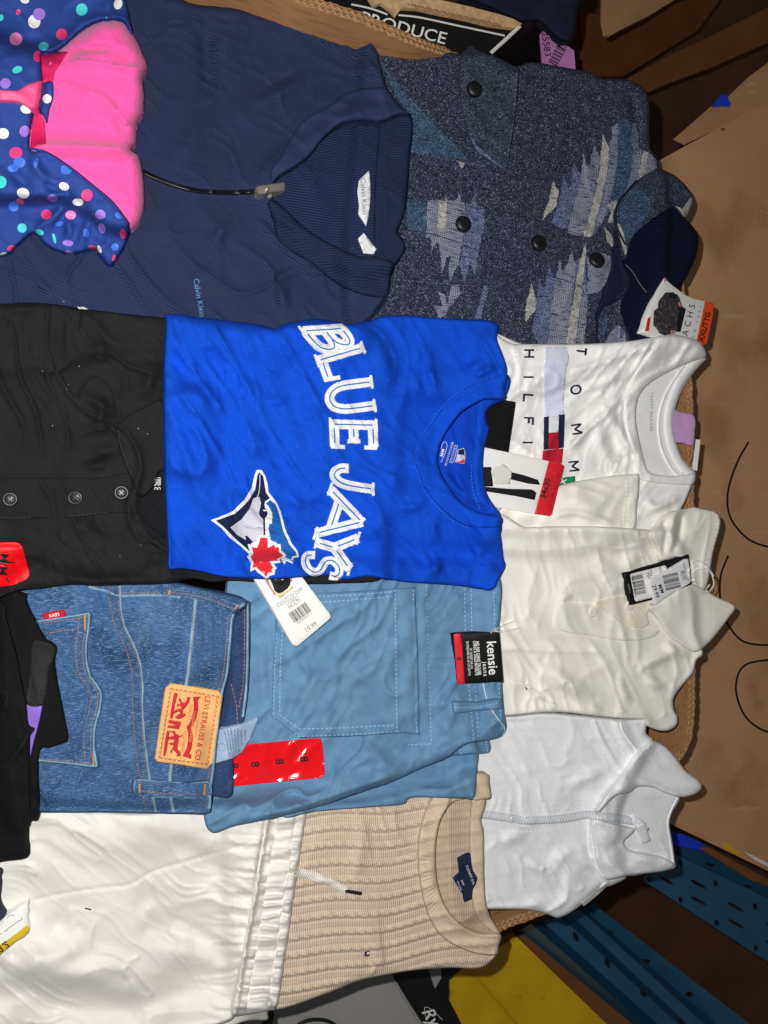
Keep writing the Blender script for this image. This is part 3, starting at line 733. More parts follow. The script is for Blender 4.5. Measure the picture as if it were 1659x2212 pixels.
# button placket strip
pl = a4((-40, 280), (160, 292), (330, 300), (520, 330), (700, 365), (880, 420), (1030, 470), (1110, 500), (1140, 540), (1130, 640), (1085, 730), (1010, 745), (980, 700), (800, 640), (560, 560), (330, 470), (150, 432), (-40, 420))
sheet("placket", pl, tw, sh, t=.003, r=5, wr=[(.002, 90, 40, 20, 'r')], inlays=ik, sp=5, seed=5, stiff=6)
sheet("pocket_flap", X('A3', (695, 395), (740, 335), (765, 316), (830, 350), (920, 385), (1000, 420), (1098, 482), (1098, 560), (1080, 740), (1058, 920), (1030, 1100), (1012, 1197), (1000, 1180), (900, 1110), (800, 1030), (745, 900), (700, 730), (690, 540)), [tweed("grey_blue_tweed", (62, 72, 88), (128, 134, 138), (36, 42, 58)), M_tw_lav], sh, t=.006, r=7,
      wr=[(.003, 90, 50, 70, 'r')], inlays=[(X('A3', (722, 840), (745, 900), (800, 1000), (880, 1070), (980, 1150), (1000, 1178), (930, 1135), (820, 1070), (750, 960)), 1)], seed=6, stiff=8)
stitches("flap_stitching", [X('A3', (1085, 500), (1068, 740), (1045, 930), (1015, 1120)), X('A3', (355, 1048), (520, 1082), (700, 1118), (860, 1150))], M_tw_lav, sh, 7, 4, 2)
# pocket line lower left
stitches("pocket_stitching", [a4((60, 672), (200, 682), (330, 695), (500, 705)), a4((300, 860), (360, 800), (430, 712))], M_tw_lav, sh, 6, 4, 1.8)
for p in ((1000, 485), (1163, 526), (1288, 563)):
    button("snap_button", p, 18, M_btn_black, sh, .006, lift=.001, prof=[(1, 0), (1, .4), (.9, .75), (.7, .95), (.4, 1), (0, 1)])
button("snap_button", (1023.8, 194), 17.5, M_btn_black, sh, .006, lift=.001, prof=[(1, 0), (1, .4), (.9, .75), (.7, .95), (.4, 1), (0, 1)])
# collar: rib-knit inner, wool outer leaves
sheet("knit_inner_collar", a4((1400, 330), (1450, 318), (1500, 385), (1553, 458), (1545, 560), (1500, 660), (1470, 725), (1480, 980), (1210, 985), (1195, 880), (1172, 770), (1215, 690), (1190, 580), (1230, 470), (1300, 400)), M_knit_navy, sh, t=.012, r=12, wr=[(.006, 160, 60, 100, 'r')], seed=8, stiff=12)
sheet("neck_facing", a4((1152, 440), (1192, 480), (1202, 510), (1190, 590), (1228, 690), (1172, 766), (1096, 812), (1066, 880), (1058, 860), (1085, 770), (1128, 650), (1145, 540)), M_tw_trim, sh, t=.006, r=6, seed=9, stiff=6)
sheet("collar_leaf", a4((1352, 142), (1400, 150), (1450, 178), (1505, 232), (1527, 288), (1512, 340), (1488, 372), (1442, 322), (1380, 350), (1300, 410), (1235, 478), (1205, 572), (1170, 450), (1156, 390), (1158, 330), (1190, 270), (1260, 195)), [tweed("dark_slate_tweed", (58, 66, 82), (128, 134, 142), (30, 36, 52)), M_tw_blue, M_tw_beige], sh, t=.014, r=12, wr=[(.004, 120, 60, 120, 'r')], seed=10, stiff=10,
      inlays=[(a4((1175, 345), (1215, 260), (1260, 225), (1310, 270), (1330, 330), (1280, 410), (1235, 470), (1205, 500), (1175, 430)), 1), (a4((1160, 400), (1180, 410), (1200, 470), (1212, 540), (1200, 560), (1175, 470)), 2), (a4((1440, 318), (1478, 330), (1522, 270), (1540, 300), (1490, 380)), 2)])
sheet("collar_leaf", a4((1222, 702), (1172, 762), (1105, 805), (1072, 870), (1068, 985), (1220, 985), (1200, 890), (1180, 800)), [tw[0], M_tw_weave, M_tw_blue], sh, t=.006, r=7, seed=11, stiff=8,
      inlays=[(a4((1100, 985), (1130, 930), (1170, 890), (1200, 930), (1210, 985)), 1), (a4((1075, 960), (1085, 880), (1120, 830), (1110, 920)), 2)])
ribbon("binding", [a4((1262, 192), (1192, 272), (1160, 335), (1157, 400), (1178, 455), (1204, 505)), a4((1226, 700), (1172, 766), (1096, 812), (1068, 880), (1066, 985))], 5, M_tw_trim, sh, h=.002)
ribbon("loose_thread", [a4((1205, 600), (1240, 640), (1270, 690), (1305, 735))], 1.3, M_tw_beige, sh, h=.0008)

# ---- its hang tag
M_tagwhite = mat("white_card", (236, 235, 232), .6, .02, 20, spec=.4)
M_orange = mat("orange_print", (250, 84, 8), .6, .03, 20, spec=.4)
M_ink = mat("dark_ink", (30, 28, 32), .7, .1, 50)
M_ink_grey = mat("grey_ink", (120, 120, 122), .7, .1, 50)
M_photo_dark = mat("printed_dark_jacket", (52, 49, 54), .6, .45, 350, spec=.3, rgb2=[(104, 98, 102)], mix=[('noise', 240, .5, .72, 0)])
M_photo_black = mat("printed_black", (26, 26, 30), .6, .2, 200)
M_skin = mat("printed_skin", (196, 132, 108), .6, .1, 100)
M_redprint = mat("red_print", (196, 44, 36), .6, .05, 40)
at_ = thing("hang_tag", "white and orange size tag marked XXL/TTG on the wool overshirt's collar", "tag", (1470, 680), group=None)
tagpoly = X('C1', (582, 90), (610, 150), (700, 230), (830, 330), (930, 400), (1060, 460), (1260, 505), (1390, 530), (1420, 575), (1400, 760), (1310, 1200), (1290, 1240), (1220, 1275), (1100, 1230), (500, 1170), (195, 1020), (260, 830), (380, 510))
sheet("card", tagpoly, [M_tagwhite, M_orange, M_redprint], at_, t=.0008, r=1.5, corner=True, jit=0, mode='plane', raise_=.003, sp=10, wedge=3,
      inlays=[(X('C1', (1262, 507), (1390, 530), (1421, 575), (1402, 760), (1311, 1200), (1291, 1240), (1221, 1275), (1112, 1195), (1180, 890)), 1), (X('C1', (270, 800), (328, 770), (290, 1020), (228, 1022)), 2), (X('C1', (560, 130), (585, 95), (600, 130), (560, 190)), 2)])
decal("photo_jacket", [X('C1', (580, 352), (725, 350), (740, 378), (785, 385), (830, 460), (850, 560), (880, 605), (935, 640), (900, 780), (840, 1040), (770, 1030), (700, 1000), (660, 1110), (590, 1105), (480, 1060), (440, 990), (370, 920), (380, 670), (450, 620), (455, 520), (500, 450))], [M_photo_dark, M_photo_black], at_, lift=.0004, sp=6,
      inlays=[(X('C1', (800, 600), (935, 640), (900, 780), (840, 1040), (770, 1030), (790, 830), (810, 700)), 1), (X('C1', (640, 360), (780, 390), (740, 470), (650, 440)), 1)])
decal("photo_hand", [X('C1', (800, 530), (840, 510), (872, 590), (830, 602))], M_skin, at_, lift=.0007, sp=6); decal("photo_hand", [X('C1', (665, 1020), (705, 985), (720, 1030), (770, 1035), (700, 1080))], M_skin, at_, lift=.0007, sp=6)
text("lettering", "ACHS", X('C1', (985, 830))[0], -76, 19, M_ink, at_, space=1.75, lift=.0006)
text("lettering", "NEW YORK", X('C1', (1120, 900))[0], -76, 8.5, M_ink_grey, at_, space=2.3, lift=.0006)
text("lettering", "XXL/TTG", X('C1', (1260, 950))[0], -76, 16, M_ink, at_, bold=.03, lift=.0006)

# ================================================================== white zip sweatshirt (lower right)
M_hood = mat("pale_grey_fleece", (236, 237, 239), .9, .03, 60, [('noise', 260, .0005, 0)], spec=.15, rgb2=[(226, 229, 232)], mix=[('thread', 130, .5, .8, 0)])
M_hood_seam = mat("pale_grey_binding", (240, 241, 243), .85, .03, 60, [('noise', 200, .0003, 0)])
M_zip_white = mat("white_zip_plastic", (232, 235, 240), .4, .02, 60, spec=.5)
hd = thing("zip_sweatshirt", "pale grey-white sweatshirt with a white zip and standing collar", "sweatshirt", (1250, 1750))
b3 = lambda *p: X('B3', *p)
sheet("body", b3((-140, 30), (235, 110), (520, 92), (1030, 132), (1195, 132), (1205, 230), (1252, 280), (1190, 400), (1100, 560), (1020, 760), (1010, 900), (1000, 1100), (1072, 1214), (985, 1275), (890, 1305), (790, 1390), (680, 1470), (592, 1507), (520, 1482), (380, 1452), (110, 1447), (-140, 1440)), M_hood, hd, t=.014, r=14,
      wr=[(.011, 200, 80, 70, 'r'), (.006, 90, 40, 60, 'r'), (.010, 260, 150, 0, 's')], seed=12, stiff=30,
      folds=[(b3((360, 1090), (440, 1150), (550, 1220)), 12, .007, 'g'), (b3((180, 1000), (280, 950), (400, 945)), 12, .006, 'g'), (b3((640, 620), (780, 545), (960, 480)), 13, .007, 'g'), (b3((330, 1440), (450, 1420), (560, 1440)), 14, .008, 'g'), (b3((560, 1010), (620, 1100), (700, 1150)), 18, .006, 'g')])
sheet("back_collar", b3((960, 640), (1150, 560), (1330, 620), (1436, 672), (1378, 790), (1366, 870), (1386, 1000), (1404, 1120), (1396, 1165), (1250, 1192), (1070, 1216), (950, 1150), (885, 900), (885, 760)), M_hood, hd, t=.006, r=8, wr=[(.004, 120, 50, 60, 'r')], seed=13, stiff=10)
sheet("collar_leaf", b3((1250, 285), (1335, 320), (1412, 402), (1482, 492), (1572, 560), (1590, 600), (1562, 640), (1492, 668), (1430, 670), (1330, 642), (1250, 606), (1150, 602), (1090, 640), (1010, 657), (945, 705), (888, 770), (850, 772), (920, 660), (1040, 510), (1150, 365), (1195, 325)), M_hood, hd, t=.013, r=12, wr=[(.005, 110, 60, 40, 'r')], seed=14, stiff=14)
sheet("collar_leaf", b3((826, 832), (950, 850), (1080, 880), (1132, 893), (1102, 932), (1052, 982), (1072, 1022), (1112, 1046), (1200, 1062), (1330, 1092), (1400, 1140), (1340, 1180), (1200, 1200), (1070, 1216), (930, 1242), (872, 1150), (845, 1000)), M_hood, hd, t=.010, r=9, wr=[(.004, 100, 50, 20, 'r')], seed=15, stiff=14,
      folds=[(b3((930, 930), (960, 1020), (1040, 1090)), 22, -.012, 'g'), (b3((1040, 960), (1000, 1000), (960, 1040)), 8, -.005, 'g'), (b3((1060, 1075), (1180, 1100), (1320, 1120)), 14, .006, 'g')])
zl = b3((60, 788), (200, 808), (350, 830), (500, 830), (650, 818), (780, 795), (870, 800), (1000, 818), (1118, 838))
ribbon("zip_tape", [zl], 24, mat("shade_grey_zip_tape", (190, 194, 200), .85), hd, h=.001)  # tape greyed: the shade between the teeth is put into its colour
def zip_teeth(name, line, m, par, pitch=5.2, w=6.5, gap=2.2, h=.0022):
    c = catmull(line, False, 1.5); s = np.concatenate([[0], np.cumsum(np.hypot(*np.diff(c, axis=0).T))]); vs, fs = [], []; x = 0; i = 0
    while x < s[-1] - pitch:
        p = np.array([np.interp(x, s, c[:, 0]), np.interp(x, s, c[:, 1])]); q = np.array([np.interp(x + 1, s, c[:, 0]), np.interp(x + 1, s, c[:, 1])]); d = q - p; d /= np.hypot(*d) + 1e-9; n = np.array([-d[1], d[0]])
        for sd in (-1, 1):
            o = p + d * (pitch * .5 if sd > 0 else 0); b = len(vs)
            for zz in (0, 1):
                for a_, e_ in ((-.32, -.12), (.32, -.12), (.32, 1), (-.32, 1)):
                    k = o + d * pitch * a_ + n * sd * (w * e_); vs.append(P(k[0], k[1], float(bil(H, k[0], k[1])) + (h if zz else .0)+.0008))
            fs += [(b + 4, b + 5, b + 6, b + 7), (b, b + 1, b + 5, b + 4), (b + 1, b + 2, b + 6, b + 5), (b + 2, b + 3, b + 7, b + 6), (b + 3, b, b + 4, b + 7)]
        x += pitch
    o = make(name, vs, fs, m, par, False); o['kind'] = 'stuff'; return o
zip_teeth("zip_teeth", zl, M_zip_white, hd, 6.0, 6.4, h=.0034)
ribbon("seam_binding", [b3((1158, 345), (1062, 480), (955, 640), (868, 775)), b3((826, 832), (815, 950), (832, 1075), (872, 1180), (935, 1262)), b3((940, 1258), (862, 1330), (762, 1412))], 11, M_hood_seam, hd, h=.0025)
ribbon("shoulder_seam", [b3((1030, 140), (1052, 225), (1145, 345)), b3((1250, 275), (1190, 330), (1150, 352))], 6, M_hood_seam, hd, h=.002)
ribbon("collar_edge", [b3((1424, 680), (1378, 775), (1358, 860), (1380, 1000), (1397, 1125))], 5, M_hood_seam, hd, h=.002)
stitches("stitching", [b3((100, 757), (400, 767), (700, 752), (850, 745)), b3((180, 900), (380, 910), (600, 882), (740, 852)), b3((900, 760), (1050, 752), (1200, 762)), b3((870, 880), (960, 890), (1060, 905))], M_hood_seam, hd, 6, 4, 2)
sheet("zip_garage", b3((1100, 806), (1140, 806), (1200, 850), (1226, 895), (1212, 912), (1150, 880)), M_hood_seam, hd, t=.003, r=4, seed=3, stiff=4)
sheet("zip_pull", b3((1135, 868), (1193, 848), (1236, 975), (1190, 993)), M_zip_white, hd, t=.0025, r=1.5, corner=True, jit=0, mode='plane', raise_=.002, wedge=3)
button("zip_slider", b3((1120, 838))[0], 6, M_zip_white, hd, .004)

# ================================================================== white T-shirt with flag print
M_tee = mat("white_cotton_jersey", (243, 242, 240), .9, .02, 50, [('noise', 600, .0005, 0), ('wave', 210, .0002, 0)], spec=.15)
M_tee_in = mat("white_jersey_inside", (234, 234, 235), .9, .02, 50, [('noise', 500, .0002, 0)], spec=.15)
M_flag_lav = mat("pale_lavender_print", (214, 217, 236), .8, .02, 50)
M_flag_navy = mat("navy_applique", (28, 34, 66), .85, .08, 90, [('wave', 220, .0003, 90)])
M_flag_red = mat("red_applique", (196, 26, 50), .85, .06, 90, [('wave', 220, .0003, 90)])
M_flag_white = mat("white_applique", (228, 230, 236), .85, .04, 90, [('wave', 220, .0003, 90)])
te = thing("t_shirt", "white T-shirt with navy letters and red, white and navy flag band", "t-shirt", (1250, 950))
b1 = lambda *p: X('B1', *p)
ribl = thing("satin_ribbon", "shiny lilac satin ribbon loop behind the white T-shirt's neck", "ribbon", (1470, 920), z=-.07)
M_satin = mat("lilac_satin", (206, 160, 208), .28, .05, 30, [('wave', 260, .0001, 0)], spec=.6)
sheet("band", b1((1320, 545), (1400, 562), (1478, 580), (1498, 625), (1492, 700), (1480, 785), (1420, 770), (1320, 740)), M_satin, ribl, t=.004, r=5, wr=[(.003, 60, 30, 80, 'r')], z0=-.047, seed=4)
wt = slab("hang_tag", b1((1500, 745), (1528, 748), (1506, 956), (1476, 946)), -.05, M_tagwhite, None, .001)
tagit(wt, "narrow white card tag behind the white T-shirt on the carton rim", "tag")
sheet("back", b1((60, 135), (400, 112), (1000, 98), (1300, 56), (1420, 60), (1510, 90), (1560, 150), (1566, 195), (1500, 265), (1420, 370), (1366, 500), (1344, 620), (1356, 740), (1400, 860), (1455, 935), (1496, 968), (1490, 1010), (1452, 1100), (1415, 1180), (1370, 1240), (1200, 1400), (60, 1400)), M_tee_in, te, t=.007, r=7, wr=[(.003, 140, 50, 70, 'r')], seed=16, stiff=30)
ribbon("back_collar_band", [b1((1545, 185), (1470, 262), (1392, 372), (1338, 500), (1316, 625), (1328, 745), (1372, 870), (1430, 945), (1475, 980))], 21, M_tee, te, h=.0032, n=6)
ribbon("neck_tape", [b1((1480, 180), (1400, 280), (1320, 400), (1270, 520), (1250, 650), (1270, 800), (1330, 930), (1380, 985))], 6, M_tee, te, h=.002)
front = b1((60, 130), (300, 108), (700, 108), (1000, 92), (1180, 68), (1300, 48), (1420, 56), (1512, 86), (1562, 150), (1562, 190), (1480, 220), (1380, 260), (1280, 310), (1185, 370), (1115, 460), (1096, 600), (1120, 750), (1152, 880), (1190, 965), (1320, 988), (1400, 985), (1490, 978), (1488, 1010), (1452, 1100), (1415, 1180), (1370, 1240), (1200, 1400), (60, 1400))
sheet("front", front, M_tee, te, t=.006, r=7, wr=[(.012, 190, 40, 128, 'r'), (.006, 80, 20, 118, 'r'), (.006, 260, 120, 0, 's')], seed=17, stiff=24,
      folds=[(b1((640, 830), (760, 700), (900, 560), (1010, 440)), 9, .010, 'g'), (b1((640, 800), (720, 730), (800, 640)), 6, .006, 'g'), (b1((870, 560), (950, 640), (1040, 780), (1080, 860)), 12, .010, 'g'),
             (b1((650, 300), (800, 250), (1050, 170), (1200, 120)), 9, .006, 'g'), (b1((700, 420), (860, 380), (1010, 300)), 10, .008, 'g'), (b1((850, 640), (880, 800), (960, 930)), 14, .008, 'g'), (b1((1120, 1260), (1280, 1180), (1420, 1120)), 9, .006, 'g'), (b1((1150, 1130), (1230, 1200), (1330, 1160)), 8, .006, 'g')])
fc = b1((1300, 48), (1420, 56), (1512, 86), (1562, 150), (1562, 192), (1480, 222), (1380, 262), (1280, 312), (1185, 372), (1115, 462), (1096, 600), (1120, 750), (1152, 880), (1192, 968), (1320, 990), (1400, 985), (1490, 976), (1484, 1040), (1420, 1050), (1300, 1045), (1190, 1030), (1120, 1000), (1100, 880), (1062, 760), (1028, 620), (1034, 450), (1082, 330), (1200, 160))
sheet("front_collar_band", fc, M_tee, te, t=.004, r=6, wr=[(.003, 70, 30, 90, 'r')], seed=18, stiff=6)
band = b1((488, 128), (636, 128), (650, 200), (628, 300), (612, 500), (616, 578), (488, 592), (478, 300), (492, 200))
decal("print_band", [band], M_flag_lav, te, lift=.0013, sp=5)
decal("flag_stripe", [b1((485, 596), (515, 591), (512, 810), (482, 816))], M_flag_navy, te, lift=.002, sp=5); decal("flag_stripe", [b1((583, 581), (622, 578), (615, 800), (582, 805))], M_flag_navy, te, lift=.002, sp=5)
decal("flag_block", [b1((515, 592), (583, 585), (578, 696), (515, 701))], M_flag_white, te, lift=.0019, sp=5)
decal("flag_block", [b1((515, 701), (578, 696), (581, 808), (513, 812))], M_flag_red, te, lift=.0019, sp=5); decal("flag_block", [b1((478, 820), (612, 805), (602, 905), (470, 905))], M_flag_red, te, lift=.0019, sp=5)
for s_, c_, an in (("H", (385, 170), 90), ("I", (380, 328), 90), ("L", (376, 470), 94), ("F", (382, 624), 92), ("I", (375, 766), 90), ("T", (736, 155), 97), ("O", (697, 412), 72), ("M", (703, 676), 82), ("M", (684, 924), 84)):
    ra = math.radians(an); Rd = np.array([math.cos(ra), math.sin(ra)]); Ud = np.array([math.sin(ra), -math.cos(ra)]); hh = 21.0; ww = {'I': .01, 'M': 1.0, 'O': .95}.get(s_, .78) * 19
    stx = {'H': [[(0, 0), (0, 1)], [(1, 0), (1, 1)], [(0, .5), (1, .5)]], 'I': [[(.5, 0), (.5, 1)]], 'L': [[(0, 1), (0, 0)], [(0, .08), (1, .08)]], 'F': [[(0, 0), (0, 1)], [(0, .92), (1, .92)], [(0, .5), (.8, .5)]], 'T': [[(.5, 0), (.5, 1)], [(0, .92), (1, .92)]],
           'M': [[(0, 0), (0, 1)], [(0, 1), (.5, .3)], [(.5, .3), (1, 1)], [(1, 1), (1, 0)]], 'O': [[(.5 + .5 * math.cos(k * .3927), .5 + .5 * math.sin(k * .3927)) for k in range(17)]]}[s_]
    decal("letter", [fat(np.array([b1(c_)[0] + Rd * (x - .5) * ww + Ud * (y - .5) * hh for x, y in st]), 3.6) for st in stx], M_flag_navy, te, lift=.0014, sp=5)
text("neck_print", "TOMMY HILFIGER", b1((1200, 560))[0], 91, 9, M_ink_grey, te, space=1.25, lift=.0008)
ribbon("tag_loop", [b1((1480, 850), (1455, 920), (1408, 978))], 1.2, M_ink, te, h=.001, lift=.002)
M_green = mat("green_sticker", (16, 138, 84), .5, .05, 30, spec=.4)
gs = decal("size_sticker", [b1((585, 1008), (640, 996), (690, 990), (692, 1030), (640, 1040), (585, 1052))], M_green, te, lift=.001)
text("sticker_letter", "X", b1((607, 1025))[0], 105, 18, M_tagwhite, gs, bold=.03, lift=.0016)

# ================================================================== cream polo
M_cream = mat("cream_cotton", (241, 238, 229), .9, .025, 40, [('noise', 600, .0005, 0), ('weave', 230, .0002, 0)], spec=.15)
M_cream_in = mat("cream_facing", (236, 228, 212), .9, .03, 40, [('noise', 420, .0003, 0)], spec=.15)
M_cream_st = mat("cream_thread", (240, 238, 228), .85, .02, 40)
M_pearl = mat("pearl_button", (232, 228, 222), .3, .05, 80, spec=.5)
cp = thing("polo_shirt", "cream polo shirt with wide collar and two tied price tags", "polo shirt", (1250, 1350))
b2 = lambda *p: X('B2', *p)
sheet("sleeve", b2((300, 160), (400, 110), (500, 85), (620, 58), (800, 28), (985, 10), (1000, 14), (1000, 120), (986, 230), (976, 350), (900, 380), (500, 380), (130, 360), (120, 250), (200, 200)), M_cream, cp, t=.010, r=8,
      wr=[(.006, 160, 60, 10, 'r')], seed=20, stiff=22, folds=[(b2((440, 290), (560, 255), (720, 285), (860, 345)), 8, .006, 'g'), (b2((540, 70), (640, 180), (780, 270)), 22, .007, 'g')])
stitches("hem_stitching", [b2((920, 25), (922, 120), (908, 240), (900, 345)), b2((948, 22), (950, 120), (936, 240), (928, 345))], M_cream_st, cp, 7, 2, 1.8)
sheet("body", b2((60, 352), (300, 348), (500, 340), (800, 345), (1090, 365), (1200, 380), (1300, 560), (1345, 800), (1352, 1000), (1402, 1130), (1392, 1160), (1362, 1182), (1342, 1260), (1292, 1320), (1242, 1380), (1216, 1430), (1222, 1500), (1244, 1540), (1236, 1592), (1180, 1627), (1110, 1622), (1042, 1587), (1028, 1557), (880, 1550), (700, 1530), (540, 1512), (400, 1512), (160, 1535), (60, 1545)), M_cream, cp, t=.014, r=12,
      wr=[(.009, 220, 80, 60, 'r'), (.007, 100, 40, 75, 'r'), (.012, 300, 150, 0, 's')], seed=21, stiff=26,
      folds=[(b2((660, 480), (740, 560), (810, 640), (820, 720)), 16, .009, 'g'), (b2((400, 1180), (470, 1260), (600, 1360), (720, 1430)), 18, .011, 'g'), (b2((230, 1310), (330, 1360), (430, 1440), (520, 1500), (700, 1530)), 7, .009, 's'),
             (b2((860, 1260), (900, 1380), (960, 1470)), 10, .008, 'g'), (b2((980, 1240), (1060, 1200), (1150, 1160), (1250, 1130)), 12, .010, 'g'), (b2((1040, 1250), (1100, 1330), (1190, 1340)), 11, .010, 'g'), (b2((1160, 1040), (1220, 1120), (1300, 1150)), 9, .008, 'g'),
             (b2((100, 1110), (300, 1118), (500, 1128), (760, 1135)), 4, -.004, 'v'), (b2((800, 700), (860, 760), (880, 790)), 9, .006, 'g'), (b2((600, 740), (520, 800), (490, 840)), 8, .005, 'g'), (b2((1000, 430), (960, 540), (900, 640)), 16, .008, 'g')])
sheet("facing", b2((720, 822), (900, 780), (1050, 792), (1075, 840), (1050, 900), (1060, 960), (980, 985), (880, 940), (800, 870)), M_cream_in, cp, t=.001, r=3, seed=22, stiff=5)
button("button", b2((938, 836))[0], 11, M_pearl, cp, .003, sub=dict(name="thread_hole", at=((.22, .22), (-.22, .22), (.22, -.22), (-.22, -.22)), r=.1, mat=M_cream_in))
sheet("placket", b2((497, 838), (620, 826), (730, 836), (810, 878), (890, 948), (970, 990), (1040, 985), (1100, 990), (1130, 1004), (1050, 1050), (900, 1060), (700, 1030), (480, 982)), M_cream, cp, t=.0016, r=4, wr=[(.003, 120, 50, 0, 'r')], seed=23, stiff=8)
button("button", b2((706, 878))[0], 11, M_pearl, cp, .003, sub=dict(name="thread_hole", at=((.22, .22), (-.22, .22), (.22, -.22), (-.22, -.22)), r=.1, mat=M_cream_in))
stitches("placket_stitching", [b2((497, 838), (490, 900), (478, 980)), b2((520, 832), (700, 803), (905, 770)), b2((850, 888), (950, 885), (1045, 880))], M_cream_st, cp, 6, 3, 1.8)
sheet("collar_leaf", b2((1078, 400), (1092, 360), (1130, 290), (1210, 246), (1300, 230), (1340, 220), (1400, 232), (1480, 250), (1510, 290), (1507, 360), (1472, 480), (1452, 590), (1432, 690), (1400, 745), (1340, 705), (1322, 570), (1230, 535), (1130, 560), (1112, 480)), M_cream, cp, t=.009, r=9, wr=[(.006, 130, 50, 100, 'r')], seed=24, stiff=14,
      folds=[(b2((1150, 290), (1172, 400), (1150, 540)), 6, -.006, 'g'), (b2((1272, 245), (1255, 400), (1200, 530)), 6, -.006, 'g'), (b2((1210, 270), (1215, 380), (1180, 520)), 10, .006, 'g')])
sheet("collar_leaf", b2((1056, 850), (1100, 828), (1200, 765), (1310, 700), (1360, 712), (1500, 790), (1604, 845), (1562, 920), (1502, 1000), (1432, 1080), (1352, 1132), (1270, 1090), (1180, 1020), (1120, 930)), M_cream, cp, t=.008, r=9, wr=[(.004, 120, 60, 60, 'r')], seed=25, stiff=14)
stitches("collar_stitching", [b2((1075, 868), (1140, 950), (1220, 1040), (1345, 1112)), b2((1410, 242), (1475, 262), (1497, 300), (1490, 380), (1458, 490))], M_cream_st, cp, 6, 3, 1.8)
decal("stain", [b2((285, 1350), (296, 1356), (299, 1372), (290, 1368))], mat("brown_speck", (120, 70, 40), .9), cp, lift=.0005, sp=4)

c3 = lambda *p: X('C3', *p)
ct1 = thing("price_tag", "black hang tag with white barcode label on the cream polo", "tag", (1400, 1240), group="tags tied to the cream polo")
sheet("card", c3((275, 505), (840, 345), (1395, 183), (1422, 430), (1448, 700), (780, 960), (385, 1060)), M_black_print, ct1, t=.001, r=1.5, corner=True, jit=0, mode='plane', raise_=.002, wedge=3)
decal("label", [c3((388, 535), (410, 515), (980, 370), (1010, 385), (1020, 470), (760, 600), (775, 925), (490, 995), (468, 975))], M_tagwhite, ct1, lift=.0004, corner=True)
bars("barcode", c3((530, 705))[0], 79, 45, 25, M_ink, ct1, 24, 6, lift=.0009)
text("lettering", "1 96447 70304 6", c3((445, 720))[0], 80, 7.5, M_ink, ct1, lift=.0009)
text("lettering", "M/M", c3((700, 560))[0], 80, 9, M_ink, ct1, lift=.0009); text("lettering", "STYLE 14", c3((745, 520))[0], 80, 7, M_ink, ct1, lift=.0009); text("lettering", "UN CAS", c3((905, 450))[0], 80, 7, M_ink, ct1, lift=.0009)
decal("emboss", [c3((352, 695), (368, 692), (398, 845), (378, 850))], M_ink_grey, ct1, lift=.0005)
ct2 = thing("price_tag", "white price tag reading M/M 29.99 over the black tag on cream polo", "tag", (1430, 1250), group="tags tied to the cream polo")
sheet("card", c3((705, 632), (1030, 460), (1385, 255), (1412, 400), (1440, 665), (1090, 870), (820, 1055)), mat("white_price_card", (226, 226, 230), .6, .02, 20), ct2, t=.001, r=1.5, corner=True, jit=0, mode='plane', raise_=.002, wedge=3)
bars("barcode", c3((1100, 650))[0], 76, 33, 34, M_ink, ct2, 24, 9, lift=.0008)
text("lettering", "29.99", c3((825, 820))[0], 72, 13, M_ink, ct2, lift=.0008, bold=.01); text("lettering", "M/M", c3((918, 775))[0], 72, 11, M_ink, ct2, lift=.0008, bold=.03)
text("lettering", "MULTI", c3((1283, 550))[0], 76, 7, M_ink, ct2, lift=.0008); text("lettering", "1801001", c3((1318, 530))[0], 76, 7, M_ink, ct2, lift=.0008); text("lettering", "COSTCO D39", c3((1340, 470))[0], 76, 7, M_ink, ct2, lift=.0008)
ribbon("tie_cord", [c3((1385, 480), (1420, 570), (1450, 600), (1440, 640), (1500, 650), (1560, 720)), c3((1450, 600), (1500, 480), (1600, 435), (1700, 430), (1790, 520), (1830, 680), (1800, 760), (1740, 830), (1690, 800), (1760, 700)),
                   c3((1400, 500), (1440, 330), (1520, 290), (1640, 330), (1740, 420), (1830, 560))], 3.4, M_cream_st, ct2, h=.002, lift=.001)
button("cord_knot", c3((1450, 605))[0], 5, M_cream_st, ct2, .006)

# ---- trouser tags next to the T-shirt
bt_ = thing("hang_tag", "plain black card tag sticking out beside the blue T-shirt's neck", "tag", (1080, 920))
sheet("card", b1((120, 470), (215, 480), (293, 495), (270, 660), (245, 832), (40, 795), (40, 600)), M_black_print, bt_, t=.001, r=1.5, corner=True, jit=0, mode='plane', raise_=.001, wedge=3, sp=9)
tt = thing("hang_tag", "white trouser tag with red end marked 34x30", "tag", (1140, 1040))
M_photo_pale = mat("printed_pale_cloth", (216, 214, 204), .6, .06, 120)
sheet("card", b1((20, 786), (85, 800), (330, 850), (510, 890), (600, 908), (616, 922), (608, 960), (535, 1245), (520, 1259), (420, 1244), (140, 1196), (20, 1170)), [M_tagwhite, mat("tag_red_print", (214, 32, 44), .55, .03, 30, spec=.4)], tt, t=.001, r=1.5, corner=True, jit=0, mode='plane', raise_=.003, wedge=3, sp=9,
      inlays=[(b1((514, 891), (600, 908), (617, 922), (609, 960), (536, 1245), (521, 1260), (419, 1244)), 1)])
decal("photo_trousers", [b1((268, 965), (350, 985), (442, 1016), (457, 1050), (380, 1042), (255, 1012)), b1((60, 1060), (250, 1076), (402, 1080), (432, 1102), (420, 1152), (300, 1126), (60, 1088)), b1((40, 930), (130, 930), (142, 1060), (40, 1062))], M_photo_black, tt, lift=.0004, sp=6)
decal("photo_top", [b1((128, 952), (160, 930), (210, 908), (268, 962), (252, 1046), (145, 1046))], M_photo_pale, tt, lift=.0007, sp=6)
text("lettering", "34x30", b1((492, 1073))[0], -75, 18, M_ink, tt, bold=.02, lift=.0007)
